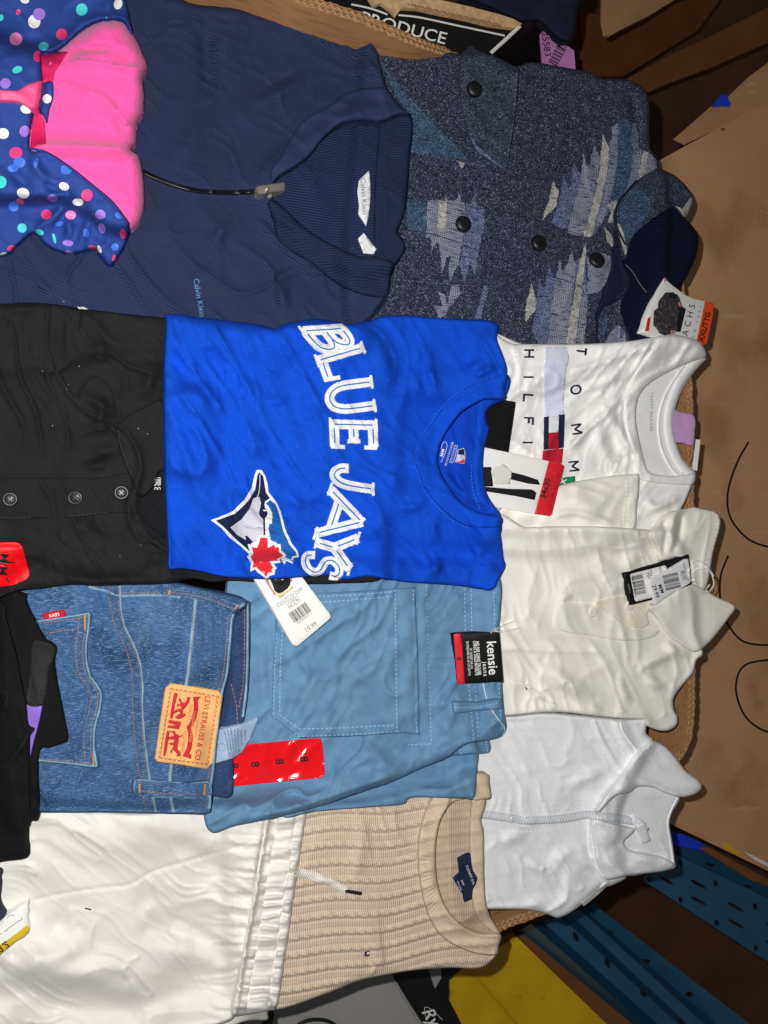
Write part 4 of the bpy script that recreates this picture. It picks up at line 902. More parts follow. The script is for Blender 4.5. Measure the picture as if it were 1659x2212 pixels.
text("lettering", "CUSTOM FIT", b1((524, 1078))[0], -75, 10, mat("dark_red_ink", (120, 16, 24), .7), tt, lift=.0007, space=1.1); text("lettering", "COUPE AJUSTEE", b1((552, 1085))[0], -75, 10, bpy.data.materials["dark_red_ink"], tt, lift=.0007, space=1.1)

# ================================================================== navy quarter-zip
M_navy = mat("navy_twill_jersey", (47, 57, 90), .92, .08, 30, [('wave', 118, .0006, 118), ('noise', 420, .0003, 0)], spec=.15, rgb2=[(36, 44, 72)], mix=[('wave', 118, .62, .2, 118)])
M_navy_in = mat("navy_jersey_inside", (42, 52, 86), .92, .08, 30, [('rib', 100, .0009, 92), ('noise', 420, .0003, 0)], spec=.15, rgb2=[(28, 37, 68)], mix=[('rib', 100, .62, .2, 92)])
M_navy_rib = mat("navy_rib_collar", (38, 47, 76), .92, .06, 40, [('rib', 105, .0008, 88)], spec=.15, rgb2=[(28, 37, 66)], mix=[('rib', 105, .62, .2, 88)])
M_navy_flat = mat("navy_plain_band", (44, 54, 87), .92, .06, 40, [('noise', 300, .0003, 0)], spec=.15)
M_zip_black = mat("black_zip_coil", (10, 10, 16), .3, .1, 80, spec=.6)
M_gunmetal = mat("gunmetal", (150, 144, 136), .35, .08, 40, metal=.35, spec=.8)
M_label_white = mat("white_satin_label", (222, 222, 226), .6, .03, 50)
M_skyink = mat("sky_blue_print", (84, 140, 186), .7, .05, 50)
a2 = lambda *p: X('A2', *p)
nv = thing("quarter_zip", "navy ribbed-twill quarter-zip pullover with black zip and metal pull", "pullover", (500, 350))
sheet("back_lining", a2((640, 1200), (760, 1000), (1000, 880), (1200, 740), (1400, 700), (1560, 735), (1630, 760), (1636, 850), (1620, 1000), (1605, 1200), (1590, 1350), (1560, 1450), (1540, 1500), (1582, 1560), (1586, 1620), (1560, 1670), (1510, 1725), (1300, 1760), (1000, 1650), (800, 1450)), M_navy_in, nv, t=.010, r=9, wr=[(.006, 130, 60, 40, 'r'), (.006, 200, 120, 0, 's')], seed=40, stiff=26)
sheet("back_collar", a2((1425, 800), (1470, 770), (1560, 733), (1612, 740), (1634, 790), (1636, 860), (1620, 1000), (1606, 1200), (1590, 1350), (1560, 1450), (1540, 1500), (1582, 1560), (1587, 1620), (1560, 1670), (1505, 1725), (1430, 1690), (1396, 1640), (1392, 1400), (1400, 1100), (1418, 900)), M_navy_rib, nv, t=.007, r=8, wr=[(.004, 110, 40, 90, 'r')], seed=41, stiff=8)
nbody = a2((-1400, -300), (-200, -300), (0, -110), (150, 0), (260, 32), (400, 42), (520, 52), (640, 85), (720, 105), (900, 100), (1100, 112), (1200, 125), (1330, 123), (1376, 170), (1392, 250), (1412, 350), (1442, 470), (1472, 570), (1520, 640), (1590, 710), (1622, 742),
           (1560, 738), (1470, 772), (1420, 788), (1300, 787), (1180, 802), (1065, 890), (985, 990), (900, 1062), (775, 1140), (735, 1200), (735, 1290), (820, 1362), (900, 1440), (1000, 1520), (1150, 1602), (1290, 1660), (1400, 1667), (1512, 1702),
           (1495, 1790), (1482, 1880), (1440, 1960), (1380, 2040), (1300, 2120), (1200, 2300), (0, 2250), (-1400, 2200))
sheet("body", nbody, M_navy, nv, t=.014, r=10, wr=[(.010, 260, 90, 55, 'r'), (.006, 120, 50, 35, 'r'), (.012, 320, 200, 0, 's')], seed=42, stiff=26,
      folds=[(a2((250, 150), (300, 300), (310, 480), (330, 650)), 20, -.012, 'g'), (a2((420, 120), (400, 280), (380, 420)), 26, .010, 'g'), (a2((560, 720), (700, 650), (860, 560), (1000, 540)), 18, .008, 'g'), (a2((650, 560), (760, 520), (900, 500)), 14, -.006, 'g'),
             (a2((340, 1620), (400, 1500), (480, 1440)), 14, .009, 'g'), (a2((760, 1800), (800, 1960), (830, 2050)), 14, .012, 'g'), (a2((700, 1860), (840, 1760), (960, 1700)), 12, -.008, 'g'), (a2((800, 1720), (920, 1740), (1040, 1800)), 10, .006, 'g'),
             (a2((640, 1420), (760, 1560), (900, 1680), (1080, 1800)), 8, .006, 'g'), (a2((1220, 430), (1290, 470), (1340, 480)), 7, .004, 'g'), (a2((100, 1100), (200, 900), (260, 700)), 24, .008, 'g')])
sheet("front_collar", a2((1470, 575), (1520, 640), (1590, 710), (1624, 743), (1560, 739), (1470, 773), (1420, 789), (1300, 788), (1180, 803), (1065, 891), (985, 991), (900, 1063), (775, 1141), (735, 1180), (716, 1150), (728, 1080), (790, 1000), (880, 840), (960, 760), (1100, 680), (1200, 610), (1300, 577), (1400, 566)), M_navy_flat, nv, t=.006, r=7, wr=[(.003, 100, 40, 140, 'r')], seed=43, stiff=7)
sheet("front_collar", a2((735, 1290), (820, 1361), (900, 1439), (1000, 1519), (1150, 1601), (1290, 1659), (1400, 1666), (1513, 1703), (1495, 1790), (1482, 1880), (1450, 1925), (1380, 1920), (1300, 1902), (1200, 1862), (1100, 1800), (980, 1700), (850, 1620), (765, 1540), (735, 1420), (700, 1310)), M_navy_rib, nv, t=.006, r=7, wr=[(.003, 100, 40, 30, 'r')], seed=44, stiff=7)
ribbon("shoulder_seam", [a2((1480, 1890), (1440, 1975), (1370, 2050), (1290, 2120))], 11, M_navy_rib, nv, h=.002)
zc_ = X('D', (300, 366), (333, 383), (383, 402), (433, 413), (500, 416), (560, 413))
ribbon("zip_tape", [zc_], 13, M_zip_black, nv, h=.002)
zip_teeth("zip_teeth", zc_, M_zip_black, nv, 3.6, 3.6, h=.0032)
stitches("stitching", [X('A1', (1210, 1160), (1400, 1165), (1659, 1150)), a2((170, 1300), (400, 1335), (650, 1325))], M_navy_rib, nv, 6, 3, 1.8)
sheet("zip_pull", a2((690, 1198), (812, 1178), (812, 1240), (690, 1248)), M_gunmetal, nv, t=.003, r=2, corner=True, jit=0, mode='plane', raise_=.004, wedge=4, sp=5)
sheet("zip_slider", a2((620, 1210), (690, 1196), (705, 1225), (692, 1252), (630, 1262)), M_gunmetal, nv, t=.006, r=5, mode='plane', raise_=.002, wedge=4, sp=5)
button("zip_stop", a2((705, 1275))[0], 4.5, M_gunmetal, nv, .004)
lb = decal("brand_label", [a2((1355, 1103), (1363, 1200), (1362, 1300), (1350, 1400), (1336, 1462), (1286, 1386), (1291, 1330), (1280, 1240), (1290, 1170))], M_label_white, nv, lift=.0016, corner=True)
text("lettering", "Calvin Klein", a2((1320, 1272))[0], 87, 16.5, M_ink_grey, lb, lift=.0024)
decal("size_label", [a2((1320, 1510), (1402, 1614), (1386, 1646), (1320, 1640), (1284, 1546))], M_label_white, nv, lift=.0016)
text("chest_print", "Calvin Klein", a2((253, 1930))[0], 80, 17.5, M_skyink, nv, lift=.0008)

# ================================================================== beige cable sweater
def smooth01(x): x = np.clip(x, 0, 1); return x * x * (3 - 2 * x)
M_knit = mat("beige_cable_knit", (222, 206, 184), .95, .04, 60, [('rib', 118, .0007, 0), ('noise', 420, .0004, 0)], spec=.12, rgb2=[(206, 188, 164)], mix=[('rib', 118, .6, .2, 0)])
M_knit_rib = mat("beige_rib_knit", (208, 190, 165), .95, .05, 70, [('noise', 380, .0005, 0)], spec=.12)
M_knit_in = mat("beige_knit_inside", (196, 178, 154), .95, .05, 70, [('rib', 118, .0006, 0), ('noise', 380, .0004, 0)], spec=.12)
sw = thing("cable_sweater", "beige cable-knit crew-neck sweater at bottom centre", "sweater", (820, 1950))
b7 = lambda *p: X('B7', *p)
def cables(amp):
    def f(U, V):
        vv = V + .13 * U + 7 * np.sin(U / 85 + V / 140) + 4 * np.sin(U / 37 + 1)
        t = vv / 36.0; row = np.floor(t); q = t - row - .5
        s = U / 22.0 + row * .37 + .5 * np.sin(V / 60 + U / 90); tw_ = np.sin(np.pi * s) * .085
        a = 1 - ((q - tw_) / .085) ** 2; b = 1 - ((q + tw_) / .085) ** 2
        over = .75 + .25 * np.cos(np.pi * s)
        h = np.maximum(np.clip(a, 0, 1) * over, np.clip(b, 0, 1) * (1.5 - over))
        groove = np.exp(-((q - .27) / .035) ** 2) + .8 * np.exp(-((q + .27) / .035) ** 2)
        return amp * (.8 * h - .55 * groove)
    return f
swo = b7((-150, 140), (300, 150), (640, 130), (1000, 60), (1200, 0), (1420, -70), (1500, -60), (1526, 90), (1490, 102), (1482, 160), (1460, 235), (1476, 320), (1480, 600), (1491, 760), (1520, 860), (1586, 970), (1572, 1050), (1552, 1120), (1482, 1182), (1400, 1197), (1250, 1192), (1050, 1206), (850, 1236), (650, 1282), (530, 1332), (400, 1382), (200, 1450), (50, 1474), (-60, 1460), (-150, 1300))
sheet("back", swo, M_knit_in, sw, t=.008, r=8, wr=[(.003, 120, 60, 0, 'r')], extra=cables(.0018), seed=50, stiff=26, sp=4)
sheet("back_collar_band", b7((1400, 100), (1440, 96), (1490, 102), (1482, 160), (1460, 235), (1476, 320), (1480, 600), (1491, 760), (1520, 860), (1586, 970), (1540, 962), (1450, 890), (1402, 760), (1392, 600), (1386, 300)), M_knit_rib, sw, t=.006, r=7, seed=51, stiff=6, sp=3,
      extra=lambda U, V: .0007 * np.sin(V * 2 * np.pi / 6.0))
swf = b7((-150, 140), (300, 150), (640, 130), (1000, 60), (1130, 40), (1240, 40), (1245, 150), (1192, 250), (1166, 400), (1166, 550), (1192, 700), (1252, 830), (1342, 920), (1460, 970), (1580, 978), (1572, 1050), (1552, 1120), (1482, 1182), (1400, 1197), (1250, 1192), (1050, 1206), (850, 1236), (650, 1282), (530, 1332), (400, 1382), (200, 1450), (50, 1474), (-60, 1460), (-150, 1300))
sheet("front", swf, M_knit, sw, t=.007, r=8, wr=[(.007, 170, 90, 80, 'r'), (.004, 220, 150, 0, 's')], extra=cables(.0038), seed=52, stiff=22, sp=2.6,
      folds=[(b7((640, 650), (680, 420), (700, 180)), 16, .005, 'g')])
rad = lambda U, V: .0011 * np.sin(np.arctan2((V - (1693.4 + 520 * .3333)) * .62, U - (553 + 1400 * .3333)) * 118)
sheet("front_collar_band", b7((1135, 100), (1180, 60), (1270, 20), (1400, -20), (1420, 60), (1400, 90), (1300, 110), (1245, 150), (1192, 250), (1166, 400), (1166, 550), (1192, 700), (1252, 830), (1342, 920), (1460, 970), (1586, 974), (1574, 1050), (1552, 1110), (1400, 1092), (1250, 1022), (1160, 932), (1100, 800), (1066, 650), (1052, 500), (1056, 350), (1092, 200)), M_knit_rib, sw, t=.006, r=8, extra=rad, seed=53, stiff=7, sp=2.6)
ribbon("collar_seam", [b7((1140, 105), (1094, 200), (1060, 350), (1056, 500), (1070, 650), (1104, 800), (1163, 930), (1252, 1018), (1400, 1086), (1545, 1104))], 5, M_knit_rib, sw, h=.0022)
sheet("cuff", b7((1330, -60), (1500, -65), (1512, 0), (1525, 92), (1470, 98), (1400, 96)), M_knit_rib, sw, t=.008, r=8, seed=54, stiff=10, sp=3, extra=lambda U, V: .0008 * np.sin(V * 2 * np.pi / 6.5))
lb = sheet("brand_label", b7((1308, 480), (1390, 454), (1398, 520), (1406, 560), (1436, 610), (1425, 650), (1406, 682), (1400, 745), (1352, 769), (1340, 716), (1278, 615), (1318, 575)), mat("navy_woven_label", (24, 32, 62), .75, .1, 90), sw, t=.001, r=2, corner=True, jit=0, stiff=14, wedge=3, sp=6)
text("lettering", "TOMMY HIL", b7((1388, 590))[0], 68, 7.5, M_tagwhite, lb, lift=.001, space=1.15); text("lettering", "M/M", b7((1338, 640))[0], 68, 6.5, M_tagwhite, lb, lift=.001)
text("lettering", "EXCLUSIVE", b7((1318, 660))[0], 68, 4.5, M_tagwhite, lb, lift=.001)
fg = decal("flag_patch", [b7((706, 1092), (738, 1086), (734, 1116), (704, 1120))], [M_flag_navy, M_flag_white, M_flag_red], sw, lift=.0022, sp=3, inlays=[(b7((720, 1092), (736, 1089), (734, 1104), (719, 1106)), 1), (b7((710, 1106), (732, 1103), (731, 1112), (708, 1115)), 2)])

# ================================================================== white elastic-waist trousers
M_white = mat("white_polyester", (228, 225, 219), .78, .012, 30, [('noise', 500, .00012, 0)], spec=.3, sheen=.1)
M_white_in = mat("white_lining", (222, 218, 210), .85, .02, 30)
M_cord = mat("white_flat_cord", (236, 232, 222), .9, .03, 80, [('rib', 110, .0006, 30)])
wp = thing("trousers", "glossy white trousers with gathered elastic waistband and drawstring", "trousers", (300, 2000))
b6 = lambda *p: X('B6', *p)
sheet("lower_leg_layer", b6((800, 1180), (1100, 1150), (1300, 1120), (1430, 1100), (1424, 1175), (1420, 1214), (1300, 1222), (1100, 1300), (800, 1330)), M_white_in, wp, t=.010, r=10, seed=59, stiff=20)
def gathers(U, V):
    wl = 1710.7; k = .4062
    bx = (1425 * k) + (V - (wl + 130 * k)) * ((1252 - 1425) / (1170 - 130)); d = bx - U      # distance left of the band
    n = vnoise(U / 130.0 + 9, V / 13.0 + vnoise(U / 60, V / 60, 612) * 1.5, 611); rdg = (1 - np.abs(2 * n - 1)) ** 2
    return np.where(d > -6, .0090 * rdg * np.exp(-np.clip(d, 0, 400) / 46), 0)
sheet("legs", b6((-260, 60), (300, 70), (700, 90), (1100, 70), (1440, 60), (1432, 130), (1400, 300), (1360, 550), (1310, 830), (1262, 1130), (1250, 1190), (1200, 1228), (1050, 1262), (700, 1340), (-260, 1360)), M_white, wp, t=.02, r=14,
      wr=[(.020, 300, 110, 20, 's'), (.006, 150, 60, 40, 's'), (.005, 110, 34, 35, 'r'), (.018, 420, 220, 0, 's')], extra=gathers, seed=63, stiff=34,
      folds=[(b6((170, 582), (280, 552), (500, 516), (690, 492), (800, 430), (900, 396), (1150, 326), (1330, 276)), 2.4, .0025, 'v'), (b6((60, 870), (250, 880), (380, 820), (420, 720)), 26, .014, 'g'), (b6((380, 640), (300, 730), (280, 800)), 20, -.010, 'g'), (b6((800, 620), (880, 700), (1050, 770), (1200, 790)), 30, -.016, 'g'), (b6((780, 740), (950, 830), (1200, 830)), 40, .014, 'g'),
             (b6((0, 930), (300, 960), (600, 960), (680, 1000)), 30, .012, 'g'), (b6((100, 1130), (500, 1160), (900, 1160)), 40, -.014, 'g'), (b6((200, 250), (600, 230), (1000, 270)), 50, .012, 'g')])
def elastic(U, V):
    k = .4062; y = (V - (1710.7 + 110 * k)) / (1050 * k)
    xl = 1425 * k + y * (1252 - 1425) * k; xr = 1622 * k + y * (1478 - 1622) * k; c = (U - xl) / (xr - xl)
    puff = np.zeros_like(U)
    for a, b in ((0, .26), (.26, .76), (.76, 1.0)):
        m = (c >= a) & (c < b); q = (c - (a + b) / 2) / ((b - a) / 2); puff = np.where(m, np.sqrt(np.clip(1 - q * q, 0, 1)), puff)
    ch = np.where(c < .26, 0, np.where(c < .76, 1, 2))
    n = vnoise(c * 1.6 + ch * 7.3, V / 8.5 + ch * 3.7 + .7 * vnoise(U / 30, V / 30, 621), 620); rdg = np.clip(n * 1.5 - .25, 0, 1)
    return puff ** .55 * (.0020 + .0095 * rdg) - .001
sheet("waistband", b6((1422, 108), (1520, 96), (1624, 100), (1612, 220), (1562, 560), (1522, 840), (1477, 1136), (1440, 1160), (1340, 1180), (1252, 1192), (1230, 1170), (1262, 1020), (1310, 760), (1370, 440), (1410, 200)), M_white, wp, t=.008, r=8, extra=elastic, wedge=6, seed=61, stiff=10, sp=2.6)
ribbon("crease_seam", [b6((170, 582), (280, 552), (500, 516), (690, 492), (800, 430), (900, 396), (1150, 326), (1330, 276), (1400, 262))], 1.6, M_white_in, wp, h=.0004, lift=.0002)
ribbon("channel_seam", [b6((1474, 110), (1440, 330), (1390, 640), (1345, 900), (1300, 1165)), b6((1572, 104), (1538, 330), (1490, 640), (1448, 900), (1422, 1150))], 2.5, M_white_in, wp, h=.0008, lift=-.0004)
ribbon("drawstring", [b7((225, 556), (300, 580), (400, 606), (500, 648), (585, 696))], 23, M_cord, wp, h=.0025, lift=.002, taper=.28)
ribbon("drawstring_tip", [b7((578, 694), (630, 702), (686, 712))], 8, M_ink, wp, h=.004, lift=.002)
decal("lint", [b6((452, 616), (486, 624), (484, 630), (452, 622))], M_ink, wp, lift=.0006, sp=4)

# ---- small dark garment and torn tag at the left edge
M_dusk = mat("dark_slate_cloth", (44, 52, 68), .9, .1, 40, [('noise', 300, .0004, 0)])
dg_ = sheet("dark_garment", X('C6', (-1300, -300), (-60, -250), (30, -60), (40, 150), (10, 420), (60, 580), (140, 720), (90, 800), (-60, 900), (-1300, 950)), M_dusk, None, t=.016, r=12, wr=[(.005, 80, 40, 60, 'r')], seed=64)
tagit(dg_, "dark slate garment just showing at the left edge beside white trousers", "garment")
c6 = lambda *p: X('C6', *p)
yt = thing("size_tag", "torn white and yellow size tag lying on the white trousers", "tag", (25, 2010))
sheet("card", c6((-300, 1000), (0, 870), (90, 800), (220, 690), (320, 640), (420, 550), (540, 498), (600, 495), (560, 540), (590, 690), (555, 740), (580, 930), (606, 1010), (590, 1080), (480, 1190), (330, 1270), (0, 1545), (-300, 1760)), [M_tagwhite, mat("yellow_print", (214, 180, 30), .55, .05, 30, spec=.4)], yt, t=.001, r=1.5, corner=True, jit=0, mode='plane', raise_=.007, wedge=3, sp=8,
      inlays=[(c6((-300, 1530), (0, 1340), (160, 1240), (380, 1080), (566, 925), (608, 1010), (591, 1082), (481, 1192), (331, 1272), (0, 1547), (-300, 1763)), 1)])
text("lettering", "S/P", c6((60, 1380))[0], 146, 21, M_ink, yt, lift=.0009, bold=.02)
ribbon("script_line", [c6((80, 1075), (130, 1050), (180, 990), (210, 965), (235, 975), (260, 930), (290, 930), (320, 880), (350, 890), (385, 850), (440, 830), (462, 795), (440, 785)), c6((-20, 1130), (20, 1110), (45, 1135)), c6((140, 800), (190, 745), (230, 720), (240, 750), (290, 720))], 2, M_ink_grey, yt, h=.0003, lift=.0006)

# ================================================================== light blue chinos
M_chino = mat("dusty_blue_twill", (104, 145, 180), .88, .05, 16, [('wave', 240, .0003, 40), ('noise', 300, .0003, 0)], spec=.2, rgb2=[(88, 130, 168)], mix=[('noise', 60, .45, .75, 0)])
M_chino_st = mat("pale_blue_thread", (150, 190, 224), .85, .05, 60)
M_red_gloss = mat("glossy_red_sticker", (232, 14, 26), .16, .03, 20, [('noise', 40, .0012, 0)], spec=.6, coat=.6)
ch = thing("chino_trousers", "dusty blue chino trousers with patch pocket and black-red hang tag", "trousers", (850, 1500))
b4 = lambda *p: X('B4', *p)
sheet("under_leg", b4((300, 1300), (850, 1180), (1330, 1020), (1424, 1060), (1418, 1180), (1402, 1332), (1330, 1337), (1062, 1332), (1000, 1370), (800, 1387), (500, 1412), (330, 1440)), M_chino, ch, t=.010, r=6, wr=[(.005, 160, 50, 165, 'r')], seed=70, stiff=20)
sheet("inner_waist", b4((1200, 960), (1440, 980), (1484, 1002), (1490, 1076), (1400, 1088), (1290, 1096), (1200, 1100)), M_chino, ch, t=.006, r=5, seed=71, stiff=10)
stitches("inner_stitching", [b4((1470, 1010), (1476, 1076)), b4((1320, 1060), (1330, 1090))], M_chino_st, ch, 4, 3, 1.8)
sheet("body", b4((40, 60), (40, 700), (-40, 1100), (-110, 1400), (-72, 1526), (60, 1492), (300, 1442), (560, 1372), (800, 1292), (940, 1246), (1100, 1172), (1250, 1110), (1340, 1042), (1400, 1022), (1500, 1008), (1560, 985), (1584, 940), (1572, 850), (1560, 690), (1546, 410), (1530, 60), (1200, 40), (500, 40)), M_chino, ch, t=.016, r=10,
      wr=[(.012, 200, 80, 150, 'r'), (.007, 90, 36, 120, 'r'), (.012, 320, 180, 0, 's')], seed=72, stiff=28,
      folds=[(b4((600, 1190), (560, 1240), (540, 1290)), 10, .008, 'g'), (b4((80, 1480), (400, 1390), (800, 1250), (1000, 1190)), 16, .010, 'g'), (b4((1180, 1000), (1250, 900), (1290, 800)), 14, .008, 'g'), (b4((1300, 650), (1240, 760), (1200, 880)), 10, .006, 'g'), (b4((220, 420), (215, 600), (220, 800)), 14, .006, 'g'), (b4((700, 1060), (800, 1100), (950, 1080)), 16, .006, 'g')])
sheet("patch_pocket", b4((300, 260), (520, 187), (800, 172), (1071, 153), (1086, 500), (1097, 980), (1000, 968), (700, 990), (420, 998), (340, 935), (268, 880), (278, 600), (296, 330)), M_chino, ch, t=.003, r=4, corner=True, jit=.2, wr=[(.006, 110, 45, 110, 'r')], seed=73, stiff=10,
      folds=[(b4((640, 260), (720, 330), (800, 380)), 16, .008, 'g'), (b4((690, 560), (740, 640), (850, 700)), 20, .008, 'g'), (b4((560, 400), (520, 560), (600, 700)), 26, .007, 'g')])
ribbon("pocket_hem", [b4((1018, 160), (1030, 500), (1040, 970))], 44, M_chino, ch, h=.0012)
ribbon("yoke_flap", [b4((1110, 140), (1125, 560), (1135, 1020))], 24, M_chino, ch, h=.001)
stitches("stitching", [b4((530, 206), (800, 190), (1056, 168)), b4((540, 238), (700, 225), (950, 205)), b4((960, 165), (962, 400), (970, 965)), b4((296, 360), (283, 600), (276, 872)), b4((330, 370), (316, 600), (312, 860)), b4((276, 880), (345, 940), (415, 990)), b4((312, 868), (420, 945)), b4((415, 990), (700, 980), (968, 962)), b4((420, 948), (700, 940), (960, 925)),
                       b4((1066, 165), (1060, 235)), b4((1000, 925), (1075, 890), (1085, 962)), b4((972, 962), (1085, 964))], M_chino_st, ch, 5.5, 4, 2, smooth=False)
stitches("waist_stitching", [b4((1132, 140), (1145, 560), (1162, 1030)), b4((1160, 1030), (1032, 1036)), b4((1350, 160), (1352, 400), (1372, 700), (1400, 1010)), b4((1385, 165), (1390, 400), (1408, 700), (1428, 1000)), b4((1512, 150), (1520, 400), (1542, 700), (1556, 950))], M_chino_st, ch, 5.5, 4, 2, smooth=False)
ribbon("back_seam", [b4((1150, 560), (1220, 550), (1290, 545))], 3, M_chino, ch, h=.0016)
sheet("belt_loop", b4((1280, 792), (1420, 795), (1556, 775), (1562, 832), (1420, 845), (1290, 862)), M_chino, ch, t=.0035, r=4, seed=75, stiff=5, corner=True)
stitches("loop_stitching", [b4((1290, 828), (1420, 824), (1540, 800)), b4((1292, 800), (1298, 856))], M_chino_st, ch, 4, 3, 1.8)
ribbon("tag_string", [b4((1452, 690), (1462, 740), (1474, 778)), b4((1500, 838), (1535, 890), (1575, 948), (1560, 990))], 2.6, M_tagwhite, ch, h=.0015, lift=.001)
b4c = lambda *p: X('C4', *p)
kt = thing("hang_tag", "black hang tag with a red size strip on the blue chinos' waistband", "tag", (1030, 1420))
M_red_tag = mat("red_tag_print", (224, 26, 40), .5, .03, 30, spec=.4)
sheet("card", b4c((255, 190), (380, 182), (1115, 165), (1150, 560), (1190, 1090), (470, 1122), (330, 1140), (290, 640)), [M_black_print, M_red_tag], kt, t=.001, r=1.5, corner=True, jit=0, mode='plane', raise_=.002, wedge=3, sp=8,
      inlays=[(b4c((250, 188), (388, 180), (430, 620), (470, 1124), (328, 1142), (288, 640)), 1)])
text("lettering", "kensie", b4c((980, 640))[0], 86, 29, M_tagwhite, kt, bold=.012, lift=.0007); text("lettering", "jeans", b4c((850, 850))[0], 86, 14, M_tagwhite, kt, lift=.0007, space=1.12)
text("lettering", "MID RISE CHINO TROUSER", b4c((725, 645))[0], 86, 9.2, M_tagwhite, kt, bold=.015, lift=.0007, xs=.66); text("lettering", "CHINO A TAILLE MI-HAUTE", b4c((668, 645))[0], 86, 9.2, M_tagwhite, kt, bold=.015, lift=.0007, xs=.66)
text("lettering", "26\" INSEAM (66 cm)", b4c((592, 650))[0], 86, 7.5, M_tagwhite, kt, lift=.0007, xs=.7); text("lettering", "ENTREJAMBE DE 66 CM (26 PO)", b4c((535, 650))[0], 86, 7.5, M_tagwhite, kt, lift=.0007, xs=.72)
text("lettering", "8", b4c((358, 655))[0], 86, 14, M_ink, kt, bold=.02, lift=.0007)
ribbon("string", [b4c((960, 175), (1000, 120), (1110, 80), (1150, 45), (1260, 0), (1400, -60)), b4c((1020, 150), (1090, 130), (1250, 120), (1400, 90), (1525, 70)), b4c((1040, 140), (1150, 150), (1300, 125), (1420, 100))], 2.6, M_tagwhite, kt, h=.002, lift=.002)

st_ = decal("size_sticker", [b4((20, 1045), (130, 1035), (300, 1020), (522, 1000), (545, 1005), (551, 1030), (566, 1190), (560, 1210), (540, 1222), (300, 1245), (20, 1273))], M_red_gloss, ch, lift=.0014, sp=7)
for p in ((55, 1155), (172, 1146), (310, 1131), (446, 1116)): text("sticker_digit", "8", b4(p)[0], 85, 25, M_ink, st_, lift=.0030, bold=.02)

# ================================================================== blue denim jeans
M_denim = mat("washed_denim", (60, 96, 144), .92, .2, 14, [('wave', 210, .0004, 130), ('noise', 300, .0004, 0)], spec=.15, rgb2=[(38, 66, 106), (88, 124, 164), (120, 156, 188), (36, 62, 100)], mix=[('noise', 18, .46, .66, 0), ('noise', 11, .56, .74, 0), ('thread', 1200, .50, .72, 6), ('thread', 1000, .52, .74, 96)])
M_denim_dk = mat("raw_denim_inside", (44, 66, 104), .92, .12, 20, [('wave', 210, .0004, 130)], spec=.15, rgb2=[(76, 100, 138)], mix=[('thread', 1400, .52, .74, 8)])
M_denim_lt = mat("faded_denim_edge", (128, 168, 188), .92, .14, 90, [('rib', 90, .0006, 0)], spec=.15)
M_gold_st = mat("tan_topstitch", (150, 112, 84), .8, .15, 90)
M_patch = mat("tan_leather_patch", (228, 174, 112), .7, .06, 60, [('noise', 260, .0003, 0)], spec=.3)
M_patch_red = mat("red_patch_print", (196, 42, 50), .75, .05, 60)
je = thing("jeans", "washed blue denim jeans with tan leather patch on the waistband", "jeans", (250, 1500))
b5 = lambda *p: X('B5', *p)
sheet("inner_waist", b5((1250, 130), (1420, 148), (1500, 148), (1526, 158), (1522, 600), (1492, 870), (1430, 1000), (1425, 1100), (1416, 1330), (1310, 1342), (1240, 1300), (1240, 700)), M_denim_dk, je, t=.010, r=7, wr=[(.004, 120, 50, 90, 'r')], seed=80, stiff=20)
ribbon("inner_edge", [b5((1512, 165), (1508, 600), (1482, 860))], 7, M_denim_lt, je, h=.002)
stitches("inner_stitching", [b5((1492, 180), (1488, 600), (1455, 810)), b5((1410, 660), (1440, 780), (1450, 900))], M_gold_st, je, 6, 3, 2.4)
M_care = mat("pale_care_label", (150, 172, 200), .6, .05, 40, spec=.4)
cl = sheet("care_label", b5((1290, 955), (1345, 938), (1480, 905), (1577, 863), (1530, 985), (1478, 1072), (1420, 1112), (1290, 1150)), M_care, je, t=.001, r=2, jit=0, corner=True, stiff=24, raise_=.004, wedge=3, sp=8)
for i, (x_, y_) in enumerate(((1385, 1025), (1402, 1020), (1419, 1015), (1436, 1010), (1453, 1003), (1472, 990), (1495, 970))):
    text("lettering", ("100% COTTON MACHINE", "WASH COLD INSIDE OUT", "TUMBLE DRY WARM IRON", "DO NOT BLEACH LIKE", "COLORS DO NOT DRY", "LAVER FROID", "MADE IN")[i], b5((x_, y_))[0], 78 + i * 2, 5.2, M_ink, cl, lift=.0008)
ribbon("stamp_circle", [ellipse(b5((1352, 1045))[0], 8, 8, 0, 20)], 1.2, M_ink_grey, cl, h=.0003, lift=.0006)
sheet("body", b5((60, 20), (540, 20), (1000, 30), (1250, 78), (1440, 118), (1505, 150), (1500, 190), (1436, 240), (1416, 400), (1396, 600), (1364, 722), (1342, 900), (1322, 1050), (1312, 1180), (1296, 1300), (1292, 1410), (1262, 1452), (1080, 1452), (900, 1448), (650, 1442), (400, 1444), (230, 1442), (60, 1420)), M_denim, je, t=.022, r=11,
      wr=[(.009, 180, 70, 90, 'r'), (.005, 70, 24, 85, 'r'), (.008, 300, 180, 0, 's')], seed=81, stiff=28,
      folds=[(b5((640, 60), (700, 120), (760, 110)), 8, .008, 'g'), (b5((1240, 220), (1260, 340), (1240, 480)), 8, .005, 'g'), (b5((1300, 200), (1320, 400), (1290, 560)), 8, .005, 'g'), (b5((380, 420), (360, 600), (380, 760)), 24, -.006, 'g')])
yk = b5((700, 60), (705, 180), (728, 300), (785, 420), (820, 520), (838, 650), (838, 800), (852, 1000), (882, 1230), (920, 1440))
ribbon("yoke_seam", [yk], 24, M_denim, je, h=.0026, n=6)
ribbon("yoke_edge", [yk + np.array([11, 0])], 5, M_denim_lt, je, h=.003)
stitches("yoke_stitching", [yk + np.array([-10, 0]), yk + np.array([7.5, 0])], M_gold_st, je, 5.5, 2.5, 2.4, lift=.003)
